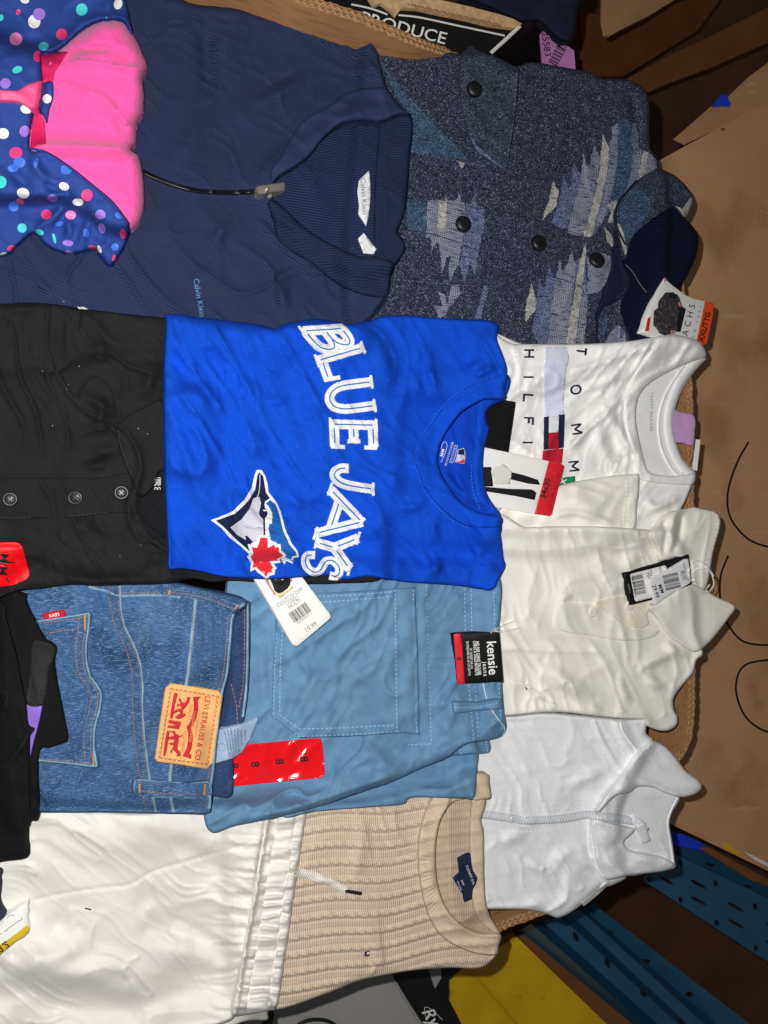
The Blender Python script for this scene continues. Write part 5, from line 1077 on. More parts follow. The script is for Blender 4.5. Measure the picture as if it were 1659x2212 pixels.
ws = b5((1195, 140), (1172, 350), (1158, 500), (1138, 660), (1090, 900), (1042, 1170), (1040, 1330), (1062, 1440))
ribbon("waist_seam", [ws], 9, M_denim_lt, je, h=.0022)
stitches("waist_stitching", [ws + np.array([2, 0])], M_gold_st, je, 5.5, 2.5, 2.6, lift=.0022)
we = b5((1490, 170), (1424, 245), (1406, 400), (1386, 600), (1354, 722), (1332, 900), (1312, 1050), (1302, 1180), (1286, 1300), (1280, 1420))
ribbon("waist_edge", [we], 8, M_denim_lt, je, h=.0028)
stitches("edge_stitching", [we + np.array([-9, 0])], M_gold_st, je, 5.5, 2.5, 2.4)
ribbon("fly_seam", [b5((540, 66), (640, 92), (740, 122), (880, 118), (1000, 122), (1100, 130))], 7, M_denim_lt, je, h=.0028)
stitches("fly_stitching", [b5((560, 60), (700, 100), (880, 104), (1000, 108))], M_gold_st, je, 5.5, 2.5, 2.4)
pk = sheet("back_pocket", b5((120, 285), (235, 270), (400, 245), (552, 222), (548, 300), (532, 450), (548, 580), (595, 655), (626, 720), (612, 830), (588, 920), (582, 1050), (600, 1168), (400, 1147), (235, 1132), (120, 1125)), M_denim, je, t=.0045, r=5, jit=.2, wr=[(.005, 100, 40, 90, 'r')], seed=83, stiff=10)
ph = b5((544, 235), (540, 320), (524, 450), (540, 585), (588, 662), (618, 725), (604, 830), (580, 920), (574, 1050), (590, 1160))
ribbon("pocket_edge", [ph, b5((235, 274), (400, 250), (545, 228)), b5((235, 1128), (400, 1143), (596, 1163))], 6, M_denim_lt, je, h=.003)
stitches("pocket_stitching", [ph + np.array([-7, 0]), ph + np.array([-22, 0]), b5((240, 290), (400, 268), (520, 250)), b5((275, 350), (380, 335), (460, 322)), b5((235, 1115), (400, 1128), (560, 1145))], M_gold_st, je, 5.5, 2.5, 2.4)
stitches("bar_tack", [b5((517, 236), (518, 325)), b5((572, 1065), (568, 1158))], mat("orange_bar_tack", (206, 140, 62), .8), je, 5, .5, 4)
rt = sheet("red_tab", b5((256, 230), (330, 215), (392, 206), (404, 240), (340, 258), (270, 270)), mat("red_woven_tab", (190, 18, 46), .7, .05, 60), je, t=.0015, r=2, corner=True, jit=0, wedge=3, stiff=6, sp=5)
text("tab_lettering", "LEVI'S", b5((330, 238))[0], 170, 9, M_tagwhite, rt, lift=.0008, bold=.02)
for nm, po, s1, s2 in (("a", ((990, 122), (1025, 82), (1120, 90), (1250, 112), (1380, 150), (1465, 185), (1448, 238), (1350, 195), (1200, 145), (1080, 125)), ((1035, 100), (1230, 128), (1440, 205)), ((1035, 85), (1028, 118))), ("b", ((826, 1240), (1000, 1252), (1150, 1260), (1278, 1256), (1276, 1348), (1050, 1352), (835, 1334)), ((850, 1312), (1050, 1330), (1260, 1330)), ((852, 1260), (850, 1325)))):
    o = sheet("belt_loop", b5(*po), M_denim, je, t=.006, r=5, jit=.2, seed=85, stiff=6)
    ribbon("loop_edge", [b5(*(po[:len(po) // 2 + 1])), b5(*(po[len(po) // 2:] + po[:1]))], 5, M_denim_lt, o, h=.0016, lift=-.001)
    stitches("loop_stitching", [b5(*s1), b5(*s2)], M_gold_st, o, 5, 2.5, 2.2)
stitches("bar_tack", [b5((852, 1268), (850, 1322)), b5((1250, 1270), (1246, 1336)), b5((1036, 86), (1030, 112)), b5((1448, 176), (1436, 205))], bpy.data.materials["orange_bar_tack"], je, 5, .5, 4, lift=.0006)
c5 = lambda *p: X('C5', *p)
pt = sheet("leather_patch", c5((348, 147), (600, 185), (960, 240), (1028, 310), (985, 560), (930, 900), (890, 1180), (820, 1262), (500, 1210), (170, 1165), (142, 1120), (200, 700), (275, 210)), M_patch, je, t=.0025, r=3, corner=True, jit=.15, stiff=16, wedge=4, wr=[(.002, 120, 60, 80, 'r')], seed=86, sp=7)
stitches("patch_stitching", [c5((345, 212), (650, 262), (965, 315)), c5((965, 315), (905, 700), (830, 1205)), c5((830, 1205), (500, 1160), (195, 1118)), c5((195, 1118), (270, 660), (345, 212))], mat("brown_thread", (120, 78, 46), .8), pt, 6, 4, 1.6, smooth=False)
ribbon("patch_frame", [c5((355, 228), (650, 275), (945, 322)), c5((945, 322), (890, 700), (815, 1190)), c5((815, 1190), (500, 1150), (208, 1105)), c5((208, 1105), (280, 660), (355, 228))], 1.3, M_patch_red, pt, h=.0003, lift=.0004, smooth=False)
text("lettering", "LEVI STRAUSS & CO.", c5((755, 740))[0], 99.5, 16.5, M_patch_red, pt, bold=.008, lift=.0016, xs=.93, space=1.05)
text("lettering", "SAN FRANCISCO", c5((678, 730))[0], 99.5, 5, M_patch_red, pt, lift=.0007); text("lettering", "CAL.", c5((648, 715))[0], 99.5, 5, M_patch_red, pt, lift=.0007)
text("lettering", "QUALITY", c5((595, 520))[0], 99.5, 8.6, M_patch_red, pt, lift=.0007); text("lettering", "CLOTHING", c5((515, 900))[0], 97, 8.6, M_patch_red, pt, lift=.0007)
decal("banner", [c5((630, 330), (738, 320), (700, 370), (705, 480), (680, 600), (640, 690), (612, 720), (632, 800), (635, 880), (620, 980), (590, 1060), (618, 1070), (612, 1130), (500, 1090), (555, 990), (570, 900), (575, 800), (550, 710), (580, 680), (620, 600), (645, 480), (645, 380))], M_patch_red, pt, lift=.0005, sp=6)
text("banner_lettering", "ORIGINAL RIVETED", c5((625, 705))[0], 99, 6.4, M_patch, pt, lift=.001, space=1.25)
# two horses pulling at a pair of trousers
decal("horse_mark", [c5((605, 325), (560, 330), (555, 370), (520, 402), (490, 385), (482, 352), (455, 345), (448, 372), (474, 395), (468, 425), (438, 410), (424, 452), (455, 440), (484, 446), (480, 480), (440, 478), (398, 500), (384, 545), (420, 524), (450, 514), (478, 532), (440, 560), (400, 592), (440, 612), (490, 602), (546, 560), (530, 538), (510, 545), (502, 502), (530, 470), (562, 432), (588, 388))], M_patch_red, pt, lift=.0009, sp=5)
decal("horse_mark", [c5((474, 1092), (420, 1092), (432, 1062), (402, 1032), (376, 1010), (352, 1056), (336, 1040), (372, 985), (384, 950), (345, 948), (318, 925), (385, 915), (395, 880), (350, 872), (312, 884), (302, 850), (350, 838), (390, 824), (376, 792), (326, 772), (402, 764), (412, 800), (470, 832), (490, 815), (502, 832), (452, 852), (446, 930), (434, 1000), (476, 1040))], M_patch_red, pt, lift=.0009, sp=5)
decal("ground_mark", [c5((395, 265), (440, 285), (405, 420), (375, 600), (335, 605), (360, 420)), c5((300, 760), (335, 770), (300, 1000), (275, 1095), (250, 1080), (270, 900))], M_patch_red, pt, lift=.0005, sp=5)
decal("trouser_mark", [c5((320, 622), (450, 640), (485, 655), (470, 690), (455, 745), (310, 725), (305, 695), (420, 690), (315, 660))], M_patch_red, pt, lift=.0005, sp=5)

# ================================================================== black trousers (left)
M_black = mat("black_cotton", (19, 19, 21), .92, .15, 40, [('weave', 200, .0003, 0), ('noise', 300, .0004, 0)], spec=.18)
M_black_satin = mat("black_satin_panel", (21, 21, 23), .75, .12, 120, [('noise', 200, .0006, 0)], spec=.35)
bp = thing("trousers", "matte black trousers folded at the left edge over the jeans", "trousers", (60, 1600))
sheet("under_layer", b5((-300, 60), (130, 100), (160, 150), (200, 240), (270, 370), (346, 432), (335, 520), (350, 640), (392, 850), (416, 990), (380, 1022), (300, 1048), (242, 1072), (236, 1300), (236, 1480), (182, 1497), (176, 1600), (172, 1713), (0, 1746), (-300, 1790)), M_black, bp, t=.016, r=9, wr=[(.006, 140, 60, 80, 'r')], seed=90, stiff=24)
pt_ = thing("hang_tag", "purple tag showing between the folds of the black trousers", "tag", (75, 1560))
sheet("card", b5((150, 785), (257, 794), (240, 880), (225, 940), (205, 1010), (186, 1097), (170, 1090), (150, 930)), mat("purple_card", (134, 104, 204), .6, .03, 30), pt_, t=.001, r=1.5, corner=True, jit=0, stiff=14, wedge=3, sp=7)
sheet("upper_layer", b5((-300, 120), (0, 155), (40, 260), (80, 400), (110, 520), (130, 640), (160, 782), (175, 910), (213, 935), (190, 960), (182, 1050), (182, 1300), (182, 1480), (160, 1560), (150, 1690), (0, 1715), (-300, 1760)), M_black, bp, t=.010, r=8, wr=[(.006, 140, 60, 80, 'r')], seed=91, stiff=14,
      folds=[(b5((30, 1160), (100, 1080), (200, 950)), 10, .007, 'g'), (b5((0, 700), (40, 760), (30, 850)), 10, .008, 'g')])
decal("satin_panel", [b5((205, 400), (260, 402), (344, 436), (322, 520), (300, 560), (285, 690), (255, 788), (165, 780), (175, 640), (190, 500))], M_black_satin, bp, lift=.0012, sp=6, corner=False)
ribbon("worn_seam", [b5((10, 1165), (50, 1160), (90, 1090), (150, 1010), (205, 942)), b5((-20, 700), (40, 705), (42, 760), (20, 850))], 5, M_black_satin, bp, h=.0016)

# ================================================================== black polo
M_polo = mat("black_pique", (31, 31, 32), .92, .16, 30, [('weave', 190, .0003, 20), ('noise', 260, .0004, 0)], spec=.2)
M_polo_rib = mat("black_rib_collar", (24, 25, 29), .92, .12, 40, [('rib', 140, .0006, 90)], spec=.2)
M_btn = mat("black_glossy_button", (36, 36, 38), .42, .15, 60, spec=.6)
M_hole = mat("button_hole_dark", (4, 4, 5), .8)
po = thing("polo_shirt", "black polo shirt with three black buttons, under the blue T-shirt", "polo shirt", (150, 950))
a8 = lambda *p: X('A8', *p)
sheet("body", a8((-560, 90), (0, 110), (150, 103), (300, 108), (450, 122), (560, 142), (800, 172), (1000, 195), (1170, 212), (1700, 300), (2700, 400), (2740, 1900), (2700, 2065), (2400, 2095), (2200, 2100), (1900, 2090), (1650, 2078), (1500, 2085), (1361, 2062), (1200, 2096), (950, 2104), (700, 2112), (500, 2106), (300, 2132), (150, 2142), (-560, 2180)), M_polo, po, t=.016, r=10,
      wr=[(.018, 240, 80, 60, 'r'), (.010, 110, 42, 50, 'r'), (.014, 300, 160, 0, 's')], seed=95, stiff=30,
      folds=[(a8((680, 700), (720, 900), (700, 1080)), 14, .009, 'g'), (a8((520, 740), (700, 820), (870, 930)), 12, .010, 'g'), (a8((1000, 800), (1060, 650), (1120, 500)), 16, .012, 'g'), (a8((600, 1180), (760, 1160), (870, 1200)), 14, .012, 'g'), (a8((560, 1270), (700, 1260), (820, 1220)), 12, -.010, 'g'), (a8((430, 1750), (560, 1700), (720, 1720)), 16, .010, 'g'),
             (a8((200, 2020), (330, 1920), (420, 1880)), 14, .010, 'g'), (a8((1000, 2060), (1100, 1990), (1240, 2000)), 14, .012, 'g'), (a8((640, 1620), (720, 1700), (860, 1760)), 14, -.010, 'g'), (a8((60, 130), (180, 150), (220, 260)), 14, .010, 'g')])
sheet("inner_neck", a8((960, 1480), (1060, 1380), (1160, 1290), (1450, 1270), (1450, 1980), (1200, 1870), (1060, 1780), (990, 1660)), M_polo_rib, po, t=.001, r=4, seed=96, stiff=8)
sheet("placket", a8((-560, 1345), (0, 1347), (400, 1345), (750, 1345), (800, 1322), (920, 1320), (978, 1380), (982, 1580), (830, 1590), (500, 1625), (0, 1640), (-560, 1650)), M_polo, po, t=.003, r=4, wr=[(.005, 130, 60, 80, 'r')], seed=97, stiff=8)
ribbon("neck_band", [a8((950, 1350), (962, 1480), (958, 1590), (985, 1690), (1060, 1775), (1180, 1860), (1300, 1930))], 16, M_polo, po, h=.004)
sheet("collar_leaf", a8((860, 940), (950, 880), (1050, 830), (1160, 788), (1500, 740), (1500, 1270), (1160, 1290), (1100, 1380), (1040, 1466), (985, 1468), (920, 1330), (860, 1180), (825, 1050), (822, 985)), M_polo, po, t=.013, r=7, wr=[(.003, 120, 60, 80, 'r')], seed=98, stiff=10)
for c_ in ((70, 1500), (530, 1490), (862, 1452)):
    button("button", a8(c_)[0], 15.5, M_btn, po, .004, lift=.001, prof=[(1, 0), (1, .6), (.94, .92), (.84, 1), (.72, .95), (.6, .72), (.3, .66), (0, .66)], sub=dict(name="thread_hole", at=((.2, .2), (-.2, .2), (.2, -.2), (-.2, -.2)), r=.11, mat=M_hole))
stitches("stitching", [a8((-100, 1630), (300, 1632), (500, 1618), (820, 1585), (975, 1575)), a8((832, 1010), (870, 1170), (930, 1325))], mat("black_thread", (58, 58, 62), .8), po, 6, 3, 1.6)
text("neck_print", "100% C", a8((1105, 1385))[0], 92, 9, M_tagwhite, po, lift=.0012, bold=.01); text("neck_print", "100% C", a8((1128, 1385))[0], 92, 9, M_tagwhite, po, lift=.0012, bold=.01)
ms = decal("size_sticker", [a8((-300, 1800), (0, 1805), (110, 1803), (140, 1812), (156, 1835), (206, 2010), (205, 2045), (190, 2065), (110, 2102), (0, 2120), (-300, 2150))], mat("red_vinyl_sticker", (236, 8, 22), .5, .03, 30, spec=.4), po, lift=.0014, sp=8)
text("sticker_lettering", "M/M", a8((22, 1960))[0], 95, 26, M_ink, ms, lift=.0045, bold=.02)
rng_ = random.Random(4)
lint = []
for c_ in ((474, 718), (486, 684), (372, 976), (850, 1900), (998, 1822), (980, 996), (1046, 1033), (452, 95), (300, 590), (560, 555)):
    q = a8(c_)[0]; lint.append(ellipse(q, rng_.uniform(.5, 1.0), rng_.uniform(.5, .8), rng_.uniform(0, 180), 6))
decal("lint", lint, M_tagwhite, po, lift=.0008, sp=4)['kind'] = 'stuff'
ws_ = decal("white_scrap", [a8((548, 132), (600, 136), (632, 152), (560, 148))], M_tagwhite, None, lift=.001, sp=4)
tagit(ws_, "tiny white scrap between the navy pullover and black polo", "scrap")

# ---- price tag hanging from under the blue shirt
c7 = lambda *p: X('C7', *p)
pr = thing("price_tag", "white price tag reading 19.99 hanging below the blue T-shirt", "tag", (640, 1320))
sheet("card", c7((-260, -200), (760, -200), (880, 110), (1130, 440), (1390, 790), (1412, 840), (1400, 880), (800, 1385), (750, 1404), (690, 1370), (520, 1080), (300, 690), (0, 190)), M_tagwhite, pr, t=.0012, r=1.5, corner=True, jit=0, mode='plane', raise_=.001, wedge=3, sp=9, cap=None)
decal("photo_torso", [c7((170, -60), (620, -60), (655, 160), (645, 240), (600, 310), (520, 370), (450, 402), (400, 395), (350, 350), (320, 260))], M_photo_black, pr, lift=.0004, sp=6, corner=True)
decal("photo_arm", [c7((150, 100), (220, 110), (260, 240), (330, 350), (385, 430), (340, 425), (280, 330), (200, 210))], M_skin, pr, lift=.0006, sp=6); decal("photo_arm", [c7((620, 60), (680, 110), (682, 190), (655, 180))], M_skin, pr, lift=.0006, sp=6)
decal("photo_trousers", [c7((370, 380), (450, 405), (545, 365), (565, 420), (450, 502), (400, 440)), c7((555, 365), (650, 280), (690, 250), (705, 300), (580, 402))], mat("printed_khaki", (212, 200, 156), .6, .05, 60), pr, lift=.0006, sp=6)
text("lettering", "COSTCO D39", c7((635, 480))[0], -35, 12, M_ink_grey, pr, lift=.0008, xs=.9); text("lettering", "1733021", c7((680, 545))[0], -35, 11, M_ink_grey, pr, lift=.0008, xs=.85); text("lettering", "MULTI", c7((728, 605))[0], -35, 11, M_ink_grey, pr, lift=.0008)
bars("barcode", c7((832, 760))[0], -35, 46, 24, M_ink, pr, 24, 13, lift=.0008); text("lettering", "825544922117", c7((915, 870))[0], -35, 6.5, M_ink_grey, pr, lift=.0008)
text("lettering", "19.99", c7((1030, 1040))[0], -35, 14, M_ink_grey, pr, lift=.0008)

# ================================================================== royal blue T-shirt
M_royal = mat("royal_blue_jersey", (10, 74, 200), .9, .08, 24, [('wave', 230, .0003, 60), ('noise', 600, .0005, 0)], spec=.15, rgb2=[(16, 84, 212)], mix=[('noise', 420, .5, .75, 0)])
M_royal_in = mat("royal_blue_inside", (10, 66, 184), .9, .06, 24, [('noise', 420, .0002, 0)], spec=.15)
M_emb_white = mat("white_embroidery", (236, 238, 240), .8, .03, 80, [('wave', 200, .0004, 80)], spec=.25)
M_emb_line = mat("steel_blue_thread", (44, 110, 180), .8, .05, 80)
M_emb_navy = mat("navy_embroidery", (18, 30, 66), .8, .08, 80, [('wave', 200, .0004, 70)])
M_emb_grey = mat("pale_grey_embroidery", (204, 208, 220), .8, .04, 80, [('wave', 200, .0004, 70)])
M_emb_red = mat("red_embroidery", (228, 38, 50), .8, .05, 80, [('wave', 200, .0004, 30)])
M_emb_blue = mat("mid_blue_embroidery", (16, 96, 178), .7, .12, 60, [('wave', 200, .0005, 70)], spec=.35)
bl = thing("t_shirt", "royal blue T-shirt with white arched lettering and a bird-head emblem", "t-shirt", (720, 950))
a6 = lambda *p: X('A6', *p); a7 = lambda *p: X('A7', *p)
left_ = a6((330, 1792), (200, 1772), (112, 1766), (108, 1640), (100, 1500), (90, 1300), (80, 1000), (75, 700), (80, 400), (93, 120), (97, 70), (200, 68), (300, 88), (500, 110), (700, 135), (820, 160), (900, 130), (1000, 110), (1120, 100), (1250, 120), (1330, 134), (1450, 112))
top_ = a7((620, 60), (730, 26), (900, 24), (1100, 40), (1300, 50), (1450, 60), (1512, 92), (1500, 180), (1532, 270), (1566, 370), (1570, 430), (1552, 520), (1556, 600))
bot_ = a7((1530, 1412), (1520, 1500), (1536, 1600), (1546, 1700), (1560, 1760), (1512, 1850), (1490, 1900), (1450, 1926), (1380, 1915), (1200, 1890), (900, 1870), (750, 1850), (600, 1830), (450, 1852), (330, 1822), (200, 1830))
botl_ = a6((900, 1836), (750, 1842), (560, 1832), (450, 1822))
neck_back = a7((1520, 622), (1440, 665), (1420, 740), (1446, 800), (1436, 850), (1416, 930), (1405, 1050), (1415, 1180), (1440, 1270), (1490, 1350))
neck_front = a7((1430, 600), (1340, 640), (1250, 700), (1170, 800), (1120, 890), (1090, 1000), (1096, 1060), (1130, 1150), (1200, 1250), (1290, 1340), (1400, 1390))
sheet("back", np.concatenate([a7((850, 500), (1200, 420), (1570, 430), (1556, 600)), neck_back, a7((1530, 1412), (1500, 1560), (1200, 1600), (850, 1500), (780, 1000))]), M_royal_in, bl, t=.009, r=7, wr=[(.008, 150, 50, 60, 'r'), (.004, 80, 30, 60, 'r')], seed=100, stiff=24,
      folds=[(a7((1120, 1080), (1180, 1180), (1300, 1290)), 8, .008, 'g'), (a7((1200, 1080), (1240, 1180), (1290, 1260)), 7, -.006, 'g')])
ribbon("back_neck_band", [a7((1530, 560), (1400, 650), (1385, 760), (1370, 900), (1352, 1050), (1362, 1180), (1398, 1300), (1470, 1390))], 25, M_royal, bl, h=.003, n=6)
stitches("back_stitching", [a7((1402, 700), (1370, 820), (1330, 1000), (1325, 1150), (1345, 1270), (1388, 1368))], mat("pale_blue_thread_fine", (70, 130, 232), .8), bl, 5, 3, 1.5, lift=.002)
sheet("front", np.concatenate([left_, top_, neck_front, bot_, botl_]), M_royal, bl, t=.018, r=11, wr=[(.011, 380, 70, 52, 'r'), (.008, 190, 36, 60, 'r'), (.003, 90, 18, 48, 'r'), (.014, 320, 200, 0, 's')], seed=105, stiff=30, sp=5,
      folds=[(a6((300, 250), (360, 280), (420, 250)), 9, .006, 'g'), (a6((740, 640), (840, 650), (920, 610)), 10, .008, 'g'), (a6((560, 460), (650, 560), (700, 660)), 16, .008, 'g'), (a6((620, 950), (760, 940), (880, 1000)), 18, .008, 'g'), (a6((140, 500), (260, 640), (300, 760)), 20, .008, 'g'), (a6((180, 1000), (300, 1120), (420, 1250)), 22, .008, 'g'), (a6((160, 1400), (300, 1500), (460, 1650)), 18, .008, 'g'),
             (a6((880, 1240), (960, 1320), (1010, 1400)), 14, .009, 'g'), (a6((1000, 1240), (1080, 1300), (1140, 1240)), 10, .007, 'g'), (a6((980, 1500), (900, 1420), (860, 1330)), 10, -.006, 'g'), (a6((200, 300), (260, 420), (240, 560)), 16, .006, 'g'),
             (a7((900, 440), (950, 520), (960, 600)), 10, .008, 'g'), (a7((1020, 360), (1060, 460), (1100, 540)), 8, .007, 'g'), (a7((1290, 420), (1360, 360), (1430, 340)), 8, .008, 'g'), (a7((1320, 460), (1420, 400), (1520, 380)), 8, .008, 'g'), (a7((820, 480), (850, 600), (830, 720)), 12, .006, 'g'), (a7((930, 200), (950, 300), (930, 400)), 12, .006, 'g'),
             (a7((780, 1340), (900, 1350), (1000, 1360)), 10, .009, 'g'), (a7((700, 1100), (800, 1180), (900, 1160)), 18, .008, 'g'), (a7((1050, 1400), (1060, 1500), (1080, 1620)), 10, .009, 'g'), (a7((1090, 1660), (1080, 1780), (1040, 1860)), 9, .009, 'g'), (a7((980, 1850), (1040, 1780), (1140, 1740)), 8, .007, 'g'), (a7((780, 1820), (820, 1740), (880, 1680)), 10, .008, 'g'), (a7((1330, 1560), (1360, 1660), (1420, 1740)), 10, .008, 'g'),
             (a7((860, 1010), (920, 1015), (960, 1030)), 7, .006, 'g'), (a7((1000, 1280), (960, 1320), (920, 1300)), 8, .006, 'g')])
ribbon("hem_fold", [a6((112, 90), (100, 400), (94, 700), (98, 1000), (108, 1300), (118, 1500), (128, 1750))], 5, M_royal, bl, h=.001)
nb = np.concatenate([a7((1570, 430), (1552, 520), (1557, 602)), neck_front, a7((1530, 1413), (1522, 1480), (1420, 1490), (1300, 1480), (1200, 1430), (1090, 1330), (1010, 1230), (960, 1110), (940, 1040), (950, 960), (990, 860), (1060, 760), (1130, 660), (1230, 560), (1350, 490), (1450, 460))])
sheet("front_neck_band", nb, M_royal, bl, t=.004, r=6, wr=[(.003, 90, 30, 60, 'r')], seed=103, stiff=6, sp=5)
stitches("neck_stitching", [a7((1540, 432), (1440, 458), (1340, 492), (1220, 562), (1120, 660), (1050, 760), (980, 860), (942, 960), (932, 1040), (952, 1112), (1002, 1235), (1082, 1338), (1195, 1440), (1300, 1490))], M_emb_line, bl, 5, 3, 1.8)

# lettering
GL = {
 'B': [([(.12, 0), (.12, 1)], 0), ([(.12, .93), (.5, .93), (.74, .86), (.8, .74), (.72, .6), (.5, .53), (.12, .53)], 1), ([(.12, .53), (.55, .52), (.86, .44), (.95, .28), (.84, .12), (.55, .07), (.12, .07)], 1)],
 'L': [([(.22, 0), (.22, 1)], 0), ([(.22, .1), (1.0, .1)], 0), ([(.95, .02), (1.0, .34)], 0)],
 'U': [([(.14, 1), (.14, .4), (.22, .18), (.38, .07), (.55, .06), (.72, .14), (.82, .34), (.84, .6), (.84, 1)], 1)],
 'E': [([(.14, 0), (.14, 1)], 0), ([(.14, .92), (.95, .92)], 0), ([(.14, .5), (.72, .5)], 0), ([(.14, .08), (.95, .08)], 0), ([(.95, .72), (.95, 1.0)], 0), ([(.95, 0), (.95, .3)], 0), ([(.74, .36), (.74, .64)], 0)],
 'J': [([(.78, 1), (.78, .45), (.7, .2), (.52, .08), (.34, .1), (.2, .22), (.14, .42)], 1)],
 'A': [([(.04, 0), (.56, .98)], 0), ([(.54, .98), (1.0, 0)], 0), ([(.22, .3), (.84, .3)], 0)],
 'Y': [([(.08, 1), (.5, .48)], 0), ([(.95, 1), (.5, .48)], 0), ([(.5, .52), (.5, 0)], 0)],
 'S': [([(.88, .7), (.84, .88), (.6, .98), (.32, .94), (.16, .78), (.26, .6), (.55, .5), (.8, .4), (.9, .24), (.74, .07), (.45, .02), (.2, .08), (.1, .3)], 1)]}
SER = {'B': [(.12, 0), (.12, 1)], 'L': [(.22, 1), (.22, 0)], 'U': [(.14, 1), (.84, 1)], 'E': [(.14, 0), (.14, 1)], 'J': [(.78, 1)], 'A': [(.04, 0), (1, 0)], 'Y': [(.08, 1), (.95, 1), (.5, 0)], 'S': []}
LET = [('B', (142, 112), (288, -18), (126, 160)), ('L', (242, 296), (320, -92), (66, 186)), ('U', (312, 492), (318, -42), (32, 234)), ('E', (348, 748), (318, 8), (8, 192)), ('J', (355, 1036), (292, 44), (0, 186)), ('A', (352, 1212), (284, 68), (-105, 318)), ('Y', (285, 1470), (262, 74), (-68, 246)), ('S', (170, 1648), (246, 60), (2, 150))]
for chx, O, Uv, Rv in LET:
    O, Uv, Rv = (np.array(q, float) for q in (O, Uv, Rv))
    g = lambda p: X('A7', tuple(O + Rv * p[0] + Uv * p[1]))[0]
    polys, lines = [], []
    for st, sm in GL[chx]:
        q = np.array([g(p) for p in st]); short = (not sm) and np.hypot(*(q[-1] - q[0])) < 34
        c = catmull(q, False, 4) if sm else linear(q, False, 4)
        polys.append(fat(c, 9 if short else (18 if chx == 'S' else 21)))
        if not short: lines.append(fat(c[2:-2], 3.0))
    rd = Rv / np.hypot(*Rv)
    for p in SER[chx]:
        q = g(p); polys.append(fat(np.array([q - rd * 14.5, q, q + rd * 14.5]), 5.5))
    decal("letter", polys, [M_emb_white, M_emb_line], bl, lift=.0017, sp=5, inlays=[(l, 1) for l in lines], drop=.0016)
# emblem
em = decal("bird_emblem", [a6((393, 1446), (440, 1430), (540, 1388), (620, 1308), (668, 1230), (688, 1140), (702, 1110), (735, 1110), (758, 1150), (774, 1205), (780, 1258), (806, 1290), (838, 1332), (866, 1400), (890, 1500), (934, 1600), (974, 1650), (984, 1692), (948, 1702), (942, 1738), (902, 1718), (886, 1742), (860, 1702), (780, 1700), (650, 1672), (596, 1622), (518, 1562), (468, 1502))], M_emb_white, bl, lift=.0016, sp=3.2, corner=True)
decal("emblem_navy", [a6((428, 1450), (558, 1402), (642, 1322), (692, 1240), (706, 1142), (720, 1128), (744, 1152), (762, 1262), (790, 1300), (756, 1320), (752, 1345), (762, 1390), (756, 1440), (758, 1552), (700, 1580), (662, 1602), (652, 1652), (560, 1572), (480, 1492))], M_emb_navy, em, lift=.0026, sp=3.2)
decal("emblem_face", [a6((526, 1495), (600, 1442), (652, 1372), (680, 1300), (718, 1288), (730, 1330), (722, 1372), (716, 1400), (744, 1442), (748, 1552), (700, 1578), (676, 1592), (640, 1552), (622, 1552), (630, 1580), (570, 1545))], M_emb_grey, em, lift=.0038, sp=3.2)
decal("emblem_blue", [a6((792, 1312), (828, 1342), (852, 1412), (876, 1512), (920, 1610), (962, 1660), (968, 1684), (938, 1688), (930, 1712), (900, 1700), (880, 1690), (840, 1600), (796, 1580), (780, 1500), (788, 1470), (804, 1470), (806, 1400), (780, 1350), (762, 1335))], M_emb_blue, em, lift=.0030, sp=3.2)
decal("emblem_eye", [ellipse(a6((745, 1398))[0], 9, 11, 0, 14)], M_emb_navy, em, lift=.0046, sp=3.2); decal("emblem_eye", [ellipse(a6((756, 1382))[0], 4.4, 1.8, 10, 10)], M_emb_white, em, lift=.0052, sp=3)
ribbon("emblem_beak_line", [a6((722, 1140), (722, 1200), (716, 1262), (700, 1300))], 2.4, M_emb_grey, em, h=.0004, lift=.0044)
lf = decal("leaf_emblem", [a6((716, 1545), (786, 1548), (790, 1606), (826, 1590), (836, 1612), (860, 1604), (864, 1648), (902, 1682), (856, 1708), (862, 1732), (812, 1736), (836, 1768), (826, 1778), (820, 1812), (790, 1816), (766, 1850), (740, 1818), (706, 1796), (690, 1774), (656, 1794), (664, 1736), (636, 1690), (660, 1668), (640, 1606), (690, 1616))], M_emb_white, bl, lift=.0054, sp=3.2)
decal("leaf_red", [a6((728, 1562), (772, 1566), (776, 1634), (818, 1610), (826, 1634), (848, 1624), (850, 1658), (882, 1684), (836, 1704), (840, 1718), (786, 1722), (812, 1766), (800, 1774), (802, 1796), (778, 1796), (764, 1826), (744, 1800), (712, 1776), (694, 1756), (672, 1772), (680, 1728), (660, 1692), (680, 1668), (668, 1626), (704, 1632), (716, 1600))], M_emb_red, lf, lift=.0063, sp=3.2)
